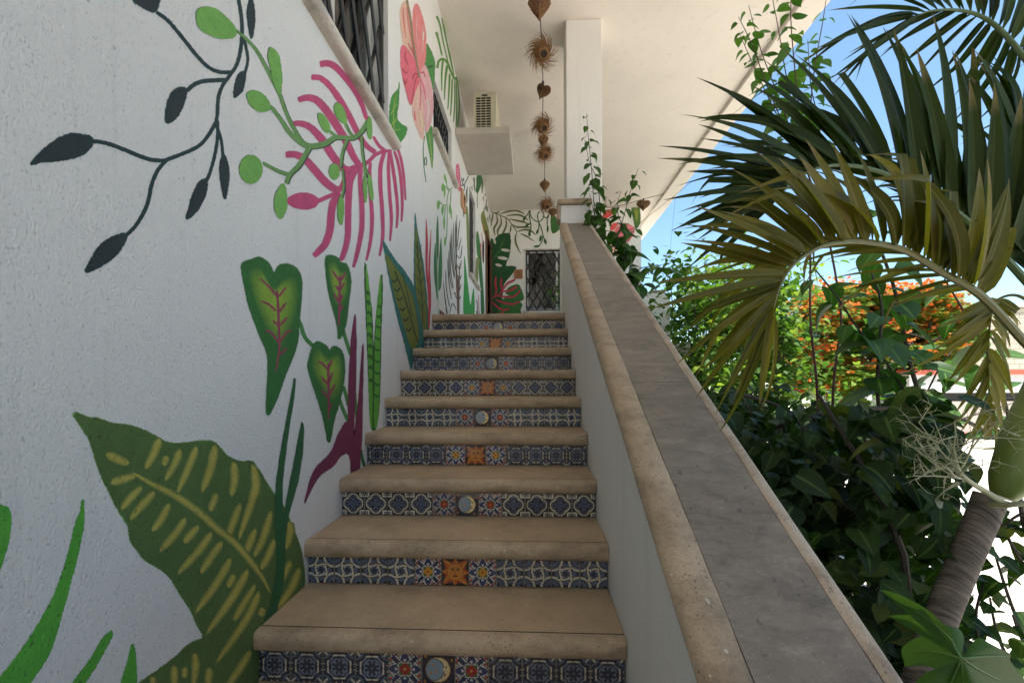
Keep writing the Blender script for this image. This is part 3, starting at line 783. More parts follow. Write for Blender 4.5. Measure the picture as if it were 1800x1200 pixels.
for pts in ([(560, -5), (600, 30), (650, 50), (668, 20), (668, -25), (600, -40)],
            [(785, 378), (740, 378), (712, 420), (700, 480), (705, 518), (740, 500), (770, 450)],
            [(388, 582), (350, 570), (300, 565), (240, 590), (185, 632), (130, 692), (180, 682), (260, 676), (340, 655), (383, 620)],
            [(535, 990), (490, 995), (430, 1030), (390, 1085), (362, 1146), (420, 1125), (480, 1085), (515, 1040)],
            [(868, 758), (840, 770), (815, 820), (800, 870), (788, 922), (830, 890), (862, 830), (873, 785)],
            [(942, 655), (930, 690), (932, 760), (948, 838), (962, 780), (965, 720), (955, 675)],
            [(1030, 305), (1005, 320), (990, 370), (990, 410), (1020, 385), (1033, 340)],
            [(1057, -10), (1045, 40), (1047, 90), (1060, 160), (1073, 100), (1070, 30)]):
    LW.blob('painted_leaf', A(pts), DKS, 2, 1.8); 
    q = np.array(A(pts)); c = q.mean(0)
    LW.blob('painted_leaf', [tuple(c + (p - c) * .86) for p in q], DK, 3, 1.2)
# --- magenta fern under the large window
B2 = lambda p: zm(400, 0, 2.5, p)
for pts, w in (([(722, 665), (690, 665), (650, 680), (620, 710), (585, 728), (540, 745), (515, 790), (495, 830), (480, 850)], [4, 5, 5.5, 6, 8, 9, 8, 7, 6]),
               ([(405, 283), (445, 280), (480, 300), (520, 345), (560, 400), (590, 460), (612, 525)], [9, 10, 10, 9, 8, 6, 4]),
               ([(368, 340), (410, 345), (455, 385), (500, 450), (540, 520), (575, 590), (610, 640), (650, 670)], [7, 8, 9, 10, 9, 8, 7, 6]),
               ([(310, 440), (350, 430), (390, 440), (430, 480), (475, 545), (520, 620), (555, 690), (580, 728)], [7, 10, 12, 13, 13, 12, 10, 8]),
               ([(288, 543), (330, 545), (370, 565), (420, 620), (465, 690), (510, 740), (545, 748)], [6, 9, 11, 13, 13, 12, 9]),
               ([(255, 680), (300, 680), (345, 705), (390, 755), (430, 800), (470, 830), (497, 835)], [9, 11, 12, 13, 13, 12, 9]),
               ([(640, 600), (665, 640), (692, 662)], [3, 4.5, 5]),
               ([(395, 885), (440, 865), (482, 848)], 5),
               ([(492, 848), (465, 890), (455, 950), (450, 1010), (430, 1070), (400, 1105), (378, 1125)], [9, 12, 12, 12, 12, 10, 6]),
               ([(570, 740), (540, 790), (532, 860), (530, 950), (528, 1040), (515, 1100), (498, 1145)], [8, 11, 11, 10, 9, 8, 5]),
               ([(585, 735), (583, 800), (590, 900), (590, 1000), (575, 1090), (553, 1175)], [5, 6, 7, 7, 6, 2]),
               ([(628, 715), (625, 760), (628, 850), (635, 960), (628, 1060), (610, 1145)], [4, 5, 6, 6, 5, 2]),
               ([(690, 668), (673, 730), (672, 820), (680, 930), (682, 1040), (668, 1125)], [5, 6.5, 6.5, 6, 5, 2]),
               ([(710, 668), (707, 740), (712, 850), (720, 960), (714, 1060)], [3, 4.5, 5, 4.5, 1.5]),
               ([(715, 668), (725, 730), (738, 820), (747, 920), (743, 1003)], [3, 5, 5, 4, 1.5]),
               ([(733, 665), (750, 720), (763, 800), (768, 900), (764, 975)], [3, 4, 4.5, 3.5, 1]),
               ([(743, 640), (762, 700), (775, 780), (782, 880)], [3, 3.6, 3, 1])):
    LW.stroke('painted_frond', B2(pts), w * .8 if not hasattr(w, '__len__') else [x * .8 for x in w], PK, 4, 2.0)
LW.blob('painted_bud', B2([(262, 880), (300, 855), (345, 850), (385, 865), (397, 885), (380, 910), (330, 917), (285, 905)]), PK, 5, 1.5)
# --- light green vine with round buds
for pts, w in (([(0, 115), (30, 130), (75, 165), (125, 220), (165, 290), (200, 360), (230, 420), (255, 490), (285, 555), (325, 620), (360, 642)], [3, 3, 4, 4, 4, 4, 4, 4, 5, 6, 7]),
               ([(187, 465), (230, 520), (270, 580), (320, 625), (360, 645)], [4, 5, 6, 8, 8]),
               ([(340, 640), (380, 642), (430, 630), (470, 605), (510, 605), (555, 605), (590, 575), (617, 528)], [8, 8, 8, 7, 6, 6, 6, 5]),
               ([(362, 643), (335, 690), (310, 730), (275, 765), (258, 805)], [7, 7, 7, 6, 5]),
               ([(275, 768), (220, 750), (155, 715)], [5, 5, 4]), ([(515, 540), (535, 580), (557, 602)], 3), ([(447, 575), (480, 602)], 3.6),
               ([(525, 615), (505, 670), (497, 735)], 3.2), ([(505, 740), (510, 820), (500, 870)], 2.2), ([(588, 600), (592, 670), (602, 740), (605, 780)], 2.8), ([(602, 735), (620, 770)], 2.2)):
    sh = [(p[0] + 5, p[1] + 4) for p in pts]
    LW.stroke('painted_stem', B2(sh), w, pc(44, 64, 52), 6, .8)
    LW.stroke('painted_stem', B2(pts), w, LGS, 7, .8)
GLEAF = [zm(0, 0, 2.4, [(830, 75), (835, 45), (865, 32), (915, 42), (965, 85), (992, 120), (990, 155), (930, 162), (870, 140), (838, 110)])] + [B2(p) for p in (
    [(190, 210), (180, 250), (190, 300), (205, 370), (230, 415), (238, 360), (235, 300), (222, 240)],
    [(88, 412), (115, 400), (155, 415), (187, 460), (180, 485), (140, 490), (105, 465), (90, 435)],
    ell(103, 745, 49, 61), [(245, 810), (215, 850), (207, 910), (232, 960), (258, 920), (258, 850)],
    [(480, 455), (470, 480), (485, 520), (520, 545), (517, 500), (500, 465)], [(402, 500), (402, 530), (425, 575), (447, 580), (445, 545), (425, 510)],
    [(622, 515), (612, 550), (618, 600), (632, 610), (635, 560), (630, 525)], ell(470, 755, 22, 33),
    [(495, 865), (485, 910), (490, 970), (503, 985), (510, 930), (508, 880)], [(602, 775), (596, 820), (605, 890), (613, 860), (610, 800)], [(620, 765), (618, 810), (632, 880), (641, 860), (632, 790)])]
for q in GLEAF:
    LW.blob('painted_leaf', [(x - .9, y - .6) for x, y in q], pc(40, 66, 44), 7, .8)
    LW.blob('painted_leaf', q, LG, 8, 1.0)
# --- heart leaves
H = lambda p: zm(400, 440, 3.333, p)
GE, GI, VN = pc(36, 100, 38), pc(134, 164, 28), pc(140, 44, 78)
hearts = [
 ([(85, 90), (130, 60), (190, 45), (240, 80), (272, 135), (300, 95), (345, 82), (400, 105), (430, 170), (430, 260), (418, 400), (402, 560), (340, 720), (290, 860), (237, 960), (232, 860), (240, 700), (232, 600), (180, 470), (130, 330), (105, 220)],
  [[(150, 150), (200, 130), (240, 190), (275, 230), (320, 190), (370, 180), (395, 260), (370, 400), (340, 480), (300, 520), (240, 440), (190, 330), (160, 240)]],
  [[(290, 235), (297, 340), (300, 450), (305, 560), (283, 712)], [(292, 272), (240, 210), (190, 165)], [(300, 270), (345, 215)], [(285, 355), (240, 315), (195, 295)], [(300, 365), (345, 305)], [(300, 442), (265, 410)], [(308, 440), (350, 390)], [(300, 540), (260, 485), (220, 468)], [(312, 530), (345, 482), (375, 465)], [(310, 608), (348, 572)]]),
 ([(578, 50), (600, 32), (640, 45), (665, 75), (695, 85), (715, 140), (718, 210), (705, 320), (690, 430), (655, 515), (645, 440), (620, 340), (595, 240), (580, 130)],
  [[(600, 100), (630, 90), (660, 130), (690, 140), (695, 230), (670, 300), (645, 310), (620, 240), (605, 170)]],
  [[(660, 145), (657, 240), (655, 330), (652, 440)], [(657, 182), (615, 120)], [(663, 178), (693, 130)], [(657, 238), (632, 205)], [(660, 232), (685, 190)], [(652, 305), (622, 250)], [(655, 302), (675, 258)], [(655, 357), (678, 322)]]),
 ([(505, 560), (530, 538), (575, 560), (597, 588), (625, 565), (665, 590), (682, 650), (680, 750), (655, 880), (620, 1000), (595, 1120), (572, 1020), (550, 930), (515, 820), (475, 690), (485, 620)],
  [[(515, 620), (545, 600), (590, 640), (640, 620), (660, 680), (655, 780), (620, 850), (580, 830), (540, 760), (510, 690)]],
  [[(592, 660), (590, 700), (592, 780), (592, 880), (592, 990)], [(588, 700), (555, 662), (530, 652)], [(590, 695), (612, 640)], [(588, 785), (550, 740)], [(592, 780), (615, 715)], [(590, 860), (550, 820)], [(594, 855), (628, 782)], [(594, 935), (610, 895)]])]
for pts, w in (([(412, 405), (430, 440), (445, 490), (470, 530), (507, 562)], 5), ([(672, 450), (695, 530), (722, 612)], 4), ([(653, 868), (680, 940), (712, 1010)], 4), ([(678, 795), (700, 870), (708, 910)], 4), ([(745, 830), (757, 960), (765, 1010)], 3)):
    LW.stroke('painted_stem', H(pts), w, pc(60, 125, 55), 2, 1.3)
for o_, hl, vs in hearts:
    LW.blob('painted_leaf', H(o_), GE, 4, 2.0)
    for q in hl: LW.soft('painted_highlight', H(q), GI, 5, under=GE)
    for i, v in enumerate(vs): LW.stroke('painted_vein', H(v), (2.8 if i == 0 else 2.2), VN, 6, 1.0, taper=(.6, .3))
# --- maroon plant at the foot of the hearts
LW.blob('painted_plant', [(624.4, 552), (620, 580), (617, 610), (614, 660), (612.8, 720), (612.4, 741), (608, 742), (603, 748), (593, 768), (584, 790), (574, 804), (562, 814), (553, 826), (544, 848), (535.6, 883), (540, 874), (550, 854), (560, 838), (572, 828), (586, 818), (596, 804), (606, 796.5), (613, 798), (617, 810), (618.5, 832), (631, 826), (633, 800), (636, 760), (637, 700), (638, 660), (638.7, 604), (635, 640), (631, 700), (626, 740), (624, 764), (622, 740), (625, 680), (626, 600)], pc(112, 28, 68), 7, 1.2, k=3)
LW.stroke('painted_stem', [(634, 790), (637, 806), (641, 820)], 3.5, pc(40, 100, 50), 6)
# --- snake plant
S3 = lambda p: zm(400, 420, 2.5, p)
sn = [[(603, 105), (603, 200), (609, 350), (615, 500), (620, 650), (626, 780), (636, 838), (648, 780), (641, 650), (640, 480), (635, 330), (620, 200)],
      [(678, 155), (660, 270), (648, 400), (642, 520), (640, 700), (640, 830), (655, 822), (668, 720), (672, 560), (675, 400), (681, 250)]]
for i, p in enumerate(sn):
    LW.blob('painted_leaf', S3(p), pc(30, 84, 24), 3 + 3 * i, 1.0)
    c = np.array(p).mean(0); LW.blob('painted_leaf', S3([(c[0] + (x - c[0]) * .72, c[1] + (y - c[1]) * .985) for x, y in p]), pc(84, 158, 36), 4 + 3 * i, .9)
for k, (x0, y0, x1, y1) in enumerate([(607, 240, 620, 246), (609, 282, 624, 290), (610, 330, 634, 340), (612, 380, 636, 388), (613, 425, 634, 436), (615, 475, 637, 480), (618, 520, 636, 530), (620, 570, 636, 574), (622, 625, 637, 632)]):
    LW.stroke('painted_band', S3([(x0, y0), ((x0 + x1) / 2, y0 - 9), (x1, y1)]), 3.6, pc(40, 96, 28), 9, .8)
for k, (x0, y0, x1, y1) in enumerate([(662, 290, 678, 286), (657, 335, 677, 330), (652, 380, 676, 384), (649, 430, 674, 436), (646, 480, 672, 486), (645, 530, 672, 538), (643, 580, 671, 588), (643, 630, 670, 640), (642, 680, 668, 690)]):
    LW.stroke('painted_band', S3([(x0, y0), ((x0 + x1) / 2, y0 + 10), (x1, y1)]), 2.8, pc(40, 100, 28), 9, .7)
# --- teal edged leaves
TE, TI, TV = pc(22, 100, 96), pc(100, 108, 22), pc(32, 52, 30)
T1 = S3([(683, 8), (690, 60), (705, 150), (725, 250), (750, 360), (775, 450), (797, 540), (808, 572), (820, 520), (838, 478), (862, 474), (862, 430), (848, 340), (830, 260), (815, 200), (790, 160), (770, 130), (740, 95), (710, 50)])
D = lambda p: zm(720, 350, 5.714, p)
T2 = D([(57, 140), (50, 250), (45, 450), (44, 700), (45, 920), (62, 1050), (100, 1300), (150, 1440), (185, 1440), (186, 1200), (175, 1000), (160, 820), (140, 650), (110, 480), (75, 290)])
LW.blob('painted_leaf', T2, TE, 4, .6); c = np.array(T2).mean(0)
LW.blob('painted_leaf', D([(62, 290), (60, 500), (58, 760), (75, 980), (110, 1200), (160, 1380), (168, 1150), (155, 950), (130, 720), (100, 520), (75, 360)]), TI, 5, 1.0)
LW.stroke('painted_vein', D([(75, 420), (95, 700), (120, 950), (135, 1250)]), 1.2, TV, 6, .4)
for y in (520, 610, 720, 840, 960, 1080):
    LW.stroke('painted_vein', D([(60 + (y - 500) * .035, y - 70), (75 + (y - 400) * .06, y)]), .9, TV, 6, .3); LW.stroke('painted_vein', D([(85 + (y - 420) * .062, y + 20), (112 + (y - 420) * .07, y - 60)]), .9, TV, 6, .3)
LW.blob('painted_leaf', T1, TE, 7, .9)
LW.blob('painted_leaf', S3([(695, 70), (715, 150), (735, 240), (765, 340), (795, 440), (815, 480), (838, 440), (830, 340), (812, 260), (790, 210), (755, 150), (720, 100)]), TI, 8, 2)
LW.stroke('painted_vein', S3([(735, 140), (770, 230), (800, 330), (822, 410), (838, 455)]), 1.8, TV, 9, .5)
for x, y in ((745, 175), (757, 215), (768, 255), (782, 300), (795, 345), (808, 390)):
    LW.stroke('painted_vein', S3([(x, y), (x - 12, y + 14), (x - 24, y + 4)]), 2.2, TV, 9, .6)
LW.stroke('painted_vein', S3([(770, 150), (795, 260), (812, 340)]), 1, TV, 9, .4)
# --- thin plants along the landing
LW.blob('painted_blade', D([(165, 205), (163, 400), (160, 600), (165, 750), (180, 900), (188, 1050), (188, 1330), (196, 1330), (205, 1200), (215, 1050), (213, 850), (205, 700), (212, 500), (216, 305), (205, 430), (192, 620), (188, 800), (180, 650), (185, 450), (176, 290)]), pc(182, 40, 62), 8, .4, jag=.1)
for p in ([(283, 165), (270, 300), (268, 450), (275, 600), (279, 670), (290, 560), (292, 400), (288, 260)], [(258, 440), (245, 600), (248, 780), (262, 900), (278, 1010), (280, 850), (272, 650), (265, 520)], [(316, 390), (300, 550), (292, 700), (290, 905), (305, 905), (318, 860), (325, 700), (323, 520)]):
    LW.blob('painted_leaf', D(p), pc(50, 112, 62), 3, .4, jag=.1)
LW.stroke('painted_stem', D([(282, 600), (285, 900), (286, 1155)]), 1.3, pc(150, 178, 150), 4, .3)
LW.blob('painted_stem', D([(283, 1090), (297, 1105), (296, 1170), (277, 1170)]), pc(160, 196, 170), 5, .3, smooth=False)
LW.blob('painted_hill', D([(300, 1105), (300, 1170), (375, 1170)]), pc(96, 56, 42), 5, .3, smooth=False, jag=0)
V2 = lambda p: zm(730, 240, 7.5, p)
for p in ([(385, 495), (378, 540), (395, 590), (418, 615), (410, 560), (398, 510)], [(358, 620), (345, 670), (355, 728), (375, 690), (378, 640)], [(383, 650), (375, 720), (385, 805), (398, 740), (395, 680)], [(298, 845), (285, 900), (300, 968), (320, 920), (322, 860)], [(362, 905), (345, 960), (355, 1045), (375, 980), (375, 915)], [(458, 875), (443, 940), (452, 1020), (470, 960), (465, 900)], [(470, 930), (462, 1000), (476, 1095), (482, 1010)]):
    LW.blob('painted_leaf', V2(p), LG, 4, .3, jag=.1)
for p in ([(350, 160), (338, 220), (346, 315), (356, 240)], [(357, 375), (346, 420), (355, 478), (368, 420)]): LW.blob('painted_leaf', D(p), LG, 4, .3, jag=.1)
for p in ([(490, 675), (445, 715), (425, 800), (415, 880), (400, 908), (350, 890), (322, 858)], [(442, 715), (400, 665), (365, 632)], [(470, 700), (466, 880)], [(398, 905), (388, 1040), (385, 1100)], [(420, 900), (421, 1100), (412, 1350)], [(445, 712), (415, 640), (405, 600)]):
    LW.stroke('painted_stem', V2(p), 1.1, LGS, 3, .3)
BK = pc(46, 56, 36)
LW.blob('painted_trunk', D([(462, 560), (465, 800), (474, 1000), (482, 1165), (497, 1165), (500, 960), (505, 800), (500, 640), (490, 800), (480, 760), (470, 600)]), pc(98, 64, 50), 3, .3, jag=.1)
for p in ([(475, 160), (470, 400), (470, 620)], [(462, 220), (462, 450), (470, 700)], [(442, 240), (445, 500), (460, 720)], [(425, 300), (430, 560), (455, 780)], [(413, 350), (420, 600), (450, 800)], [(405, 420), (410, 700), (440, 900)], [(393, 520), (400, 750), (430, 900)], [(382, 600), (392, 800), (420, 1000)], [(362, 710), (370, 900), (400, 1080)], [(340, 820), (355, 1000), (380, 1150)], [(505, 210), (490, 350), (478, 480)], [(518, 385), (495, 490), (480, 510)], [(528, 465), (510, 590), (470, 560)], [(520, 610), (505, 700), (475, 660)], [(520, 760), (505, 800), (475, 760)], [(520, 850), (500, 920)], [(515, 970), (498, 1010)], [(400, 1150), (430, 1050), (470, 1110)], [(440, 960), (455, 940), (470, 1000)], [(360, 1000), (368, 1100), (372, 1160)]):
    LW.stroke('painted_frond', D(p), 1.25, BK, 4, .3, taper=(.3, .8))
LW.blob('painted_leaf', D([(550, 575), (548, 800), (546, 1170), (646, 1170), (646, 900), (625, 980), (612, 1060), (590, 900), (570, 720)]), pc(34, 136, 52), 4, .3, jag=.1)
LW.blob('painted_leaf', D([(570, 100), (584, 95), (597, 300), (597, 760), (586, 650), (575, 380)]), pc(104, 120, 56), 3, .3, jag=.1)
LW.blob('painted_leaf', D([(674, 328), (668, 400), (680, 560), (702, 590), (718, 560), (705, 430), (690, 340)]), pc(52, 110, 50), 3, .3, jag=.1)
LW.blob('painted_leaf', D([(700, 580), (718, 570), (746, 1000), (748, 1160), (720, 1160), (712, 900), (698, 750)]), pc(40, 100, 52), 4, .3, jag=.1)
LW.blob('painted_cactus', D([(680, 585), (666, 640), (665, 860), (682, 885), (690, 740), (702, 610)]), pc(112, 120, 62), 5, .3, jag=.1)
LW.blob('painted_flower', D([(740, 420), (730, 500), (734, 620), (745, 632), (750, 520), (747, 440)]), pc(58, 40, 44), 6, .4, jag=.3)
LW.blob('painted_leaf', D([(735, 125), (716, 180), (735, 290), (760, 370), (800, 445), (800, 340), (775, 230), (752, 150)]), pc(104, 112, 32), 4, .3, jag=.1)
for p in ([(720, 340), (730, 400), (722, 480)], [(712, 440), (722, 600)], [(735, 250), (745, 330)], [(690, 960), (697, 1100), (700, 1165)]): LW.stroke('painted_stem', D(p), .9, pc(190, 90, 90), 6, .3)
for p in ([(670, 1010), (680, 1060), (685, 1160)], [(668, 1120), (676, 1160)]): LW.stroke('painted_stem', D(p), 1.1, pc(60, 70, 50), 6, .3)
# pink bottlebrush, vines and dark leaves near the shelf
LW.blob('painted_flower', V2([(550, 365), (536, 430), (540, 550), (555, 680), (585, 722), (602, 670), (592, 540), (580, 420), (565, 370)]), pc(206, 74, 118), 4, .5, jag=.8)
for i in range(46):
    x = 545 + (i * 37 % 50); y = 385 + (i * 71 % 320); LW.stroke('painted_petal', V2([(x + (y - 385) * .03, y), (x + 6 + (y - 385) * .03, y + 18)]), .8, pc(236, 170, 190) if i % 2 else pc(176, 44, 92), 5, .2)
for p in ([(600, 640), (630, 648), (665, 600), (700, 525)], [(612, 545), (620, 600), (632, 645)], [(640, 545), (632, 580), (650, 585)], [(655, 640), (640, 720)]): LW.stroke('painted_vine', V2(p), 1.3, pc(46, 74, 60), 4, .3)
for x, y0, y1 in ((676, 690, 900), (688, 660, 860), (640, 960, 1070), (672, 930, 1010), (750, 650, 710), (785, 530, 720), (820, 750, 950), (770, 535, 600), (780, 560, 720), (900, 790, 850), (925, 750, 790), (940, 820, 980), (910, 930, 1060), (955, 920, 1000), (985, 1020, 1120), (960, 1060, 1130), (930, 900, 980)):
    LW.stroke('painted_vine', V2([(x, y0), (x - 5, (y0 + y1) / 2), (x + 4, y1)]), 1.2, pc(70, 90, 62), 4, .3, taper=(.4, .4))
LW.blob('painted_leaf', V2([(812, 520), (806, 640), (798, 715), (820, 750), (850, 690), (872, 610), (888, 520)]), pc(38, 92, 52), 5, .3, jag=.1)
LW.blob('painted_leaf', V2([(885, 525), (900, 560), (892, 680), (880, 752), (872, 660)]), pc(70, 96, 36), 6, .3, jag=.1)
# --- hibiscus and leaves between the windows
E4 = lambda p: zm(680, 0, 4.615, p)
LW.blob('painted_leaf', E4([(325, 358), (385, 480), (388, 590), (374, 725), (365, 680), (345, 600), (310, 530), (318, 440)]), pc(60, 126, 58), 2, .8)
LW.stroke('painted_vein', E4([(330, 540), (350, 545), (370, 530)]), 2.5, pc(30, 80, 34), 3)
LW.blob('painted_leaf', E4([(100, 662), (92, 720), (50, 770), (25, 850), (20, 980), (22, 1100), (75, 1172), (130, 1130), (160, 1070), (158, 1030), (120, 1010), (82, 950), (95, 850), (100, 740)]), pc(52, 128, 46), 2, 1.0)
for p in ([(75, 760), (55, 900), (60, 1050), (75, 1150)], [(58, 880), (35, 930)], [(60, 880), (85, 840)], [(55, 980), (30, 1040)], [(60, 1000), (80, 960)], [(65, 1060), (110, 1050)], [(65, 1080), (40, 1110)]): LW.stroke('painted_vein', E4(p), 1.2, pc(130, 156, 50), 3, .5)
LW.blob('painted_leaf', [(748, 226), (752, 256), (756, 276), (759.6, 297), (761.4, 276), (761.6, 256), (760, 224)], pc(72, 132, 62), 2, .5, jag=.2)
LW.stroke('painted_vein', [(754, 235), (757.5, 262), (759.5, 290)], 1.2, pc(140, 160, 80), 3, .4)
pet = [([(130, 22), (108, 90), (110, 180), (120, 280), (140, 380), (190, 430), (240, 520), (264, 605), (250, 480), (230, 330), (205, 200), (190, 90), (165, 28)], pc(228, 158, 140)),
       ([(235, 33), (215, 80), (210, 200), (215, 330), (240, 470), (266, 595), (290, 560), (314, 480), (318, 330), (305, 200), (280, 110), (255, 48)], pc(216, 110, 114)),
       ([(262, 640), (225, 760), (205, 860), (215, 960), (250, 1060), (290, 1132), (305, 1050), (310, 950), (300, 850), (285, 740), (272, 650)], pc(224, 158, 146)),
       ([(270, 635), (305, 530), (345, 620), (370, 750), (376, 880), (355, 1010), (325, 1075), (312, 1030), (300, 880), (282, 740)], pc(226, 146, 154)),
       ([(125, 372), (112, 430), (115, 540), (130, 640), (155, 740), (185, 842), (205, 842), (225, 760), (267, 650), (262, 600), (230, 500), (190, 430), (150, 383)], pc(204, 84, 106))]
for i, (p, c) in enumerate(pet): LW.blob('painted_petal', E4(p), c, 4 + i, .9)
for p, c in (([(135, 60), (135, 150), (155, 310)], pc(204, 92, 100)), ([(160, 60), (180, 220), (220, 440)], pc(206, 100, 104)), ([(150, 420), (150, 480), (175, 530)], pc(170, 46, 70)), ([(125, 560), (150, 590), (170, 585)], pc(164, 40, 64)), ([(135, 640), (150, 680), (165, 640)], pc(164, 40, 64)), ([(260, 610), (225, 600), (210, 650)], pc(150, 40, 60)), ([(262, 620), (235, 640), (215, 760), (200, 840)], pc(170, 50, 76)), ([(268, 640), (275, 780), (268, 900)], pc(196, 96, 110)), ([(275, 640), (300, 720), (315, 810)], pc(196, 90, 110)), ([(275, 600), (295, 585), (312, 625)], pc(176, 60, 80)), ([(225, 900), (228, 960), (240, 980)], pc(200, 80, 100)), ([(205, 380), (235, 480), (258, 580)], pc(170, 60, 70)), ([(170, 350), (215, 440), (250, 540)], pc(180, 70, 80)), ([(250, 120), (240, 260), (262, 420)], pc(230, 140, 140)), ([(290, 200), (295, 330), (285, 440)], pc(234, 150, 148)), ([(300, 260), (296, 300), (290, 330)], pc(240, 190, 180)), ([(330, 800), (340, 900), (330, 990)], pc(240, 185, 185)), ([(270, 900), (285, 990), (290, 1060)], pc(232, 184, 150))):
    LW.stroke('painted_vein', E4(p), 1.6, c, 10, .7, taper=(.4, .3))
LW.stroke('painted_pistil', E4([(158, -20), (190, 150), (215, 350), (245, 520), (266, 632)]), [3.4, 3.2, 3, 2.6, 2.2], pc(128, 112, 84), 11, .5)
FG = pc(78, 132, 46)
for p, w in (([(410, 555), (420, 500), (455, 480), (490, 510), (520, 580), (550, 640), (572, 625)], 3.6), ([(403, 132), (430, 200), (455, 330), (480, 440), (512, 565)], [3.6, 2.6, 2, 1.6, 1]), ([(400, 262), (420, 330), (448, 455)], [4, 3, 2]), ([(445, 150), (475, 300), (510, 440), (545, 610)], [1.2, 1.8, 1.8, 1.2]), ([(485, 270), (530, 440), (565, 610)], [1, 1.8, 1.4]), ([(460, 200), (490, 370), (530, 560)], [1, 1.6, 1.2]), ([(455, 490), (445, 600), (446, 740)], [3.4, 2.6, 1]), ([(490, 530), (475, 640), (466, 812)], [4.4, 2.8, 1.2]), ([(510, 600), (505, 720), (495, 890)], [3, 2.4, 1.4]), ([(530, 640), (525, 800), (516, 940)], [2.2, 2.4, 1.4]), ([(550, 650), (552, 830), (540, 990)], [1.4, 2, 1.4]), ([(562, 640), (568, 850), (563, 1030)], [1.4, 2, 1.6]), ([(570, 630), (588, 850), (574, 1030)], [1.4, 2, 1.4])):
    LW.stroke('painted_frond', E4(p), w, FG, 3, .5)
LW.stroke('painted_vine', V2([(125, -10), (105, 150), (110, 330), (120, 450), (140, 600)]), 1.2, pc(64, 110, 70), 3, .4)
LW.stroke('painted_vine', V2([(135, 270), (122, 310), (126, 370), (146, 372), (150, 310), (135, 270)]), 1.4, pc(60, 104, 76), 3, .3)
# --- grass blades and the large striped leaf, lower left
G4 = lambda p: zm(0, 700, 2.4, p)
BG = pc(70, 156, 34)
for p in ([(350, 428), (340, 480), (320, 530), (300, 620), (270, 720), (230, 830), (170, 940), (100, 1050), (0, 1180), (-60, 1260), (60, 1260), (180, 1120), (230, 1010), (270, 870), (305, 740), (330, 640), (350, 530)], [(466, 983), (430, 1020), (390, 1090), (310, 1200), (280, 1250), (320, 1250), (400, 1130), (445, 1050), (470, 1000)], [(560, 1038), (545, 1090), (510, 1210), (500, 1260), (565, 1260), (572, 1120)], [(-40, 480), (20, 458), (42, 485), (40, 560), (20, 650), (-40, 790)]):
    LW.blob('painted_blade', G4(p), BG, 1, 2.0)
SLF = [(312, 70), (330, 62), (365, 80), (410, 85), (480, 105), (560, 118), (640, 150), (700, 185), (760, 190), (830, 182), (890, 182), (920, 200), (960, 245), (1020, 268), (1060, 266), (1090, 300), (1120, 350), (1165, 420), (1200, 465), (1230, 540), (1260, 610), (1277, 690), (1282, 800), (1240, 900), (1170, 990), (1110, 1040), (1090, 1130), (1070, 1260), (520, 1260), (580, 1205), (660, 1150), (740, 1090), (800, 1035), (857, 1006), (830, 950), (810, 900), (765, 830), (720, 760), (680, 720), (620, 685), (580, 640), (550, 590), (540, 530), (500, 470), (460, 390), (430, 330), (405, 260), (385, 190), (345, 120)]
LW.blob('painted_leaf', G4(SLF), pc(98, 140, 48), 2, 1.8, k=4, jag=1.0)
q = catmull(G4(SLF), True, 3); n = len(q); ins = []
ar = sum(q[i][0] * q[(i + 1) % n][1] - q[(i + 1) % n][0] * q[i][1] for i in range(n)); sg = 1 if ar > 0 else -1
for i in range(n):
    t_ = q[(i + 1) % n] - q[i - 1]; L_ = np.hypot(*t_) or 1; ins.append(tuple(q[i] - sg * np.array((t_[1], -t_[0])) / L_ * 3.0))
LW.blob('painted_leaf', ins, pc(74, 102, 45), 3, 3.0, smooth=False)
YL = pc(168, 156, 58)
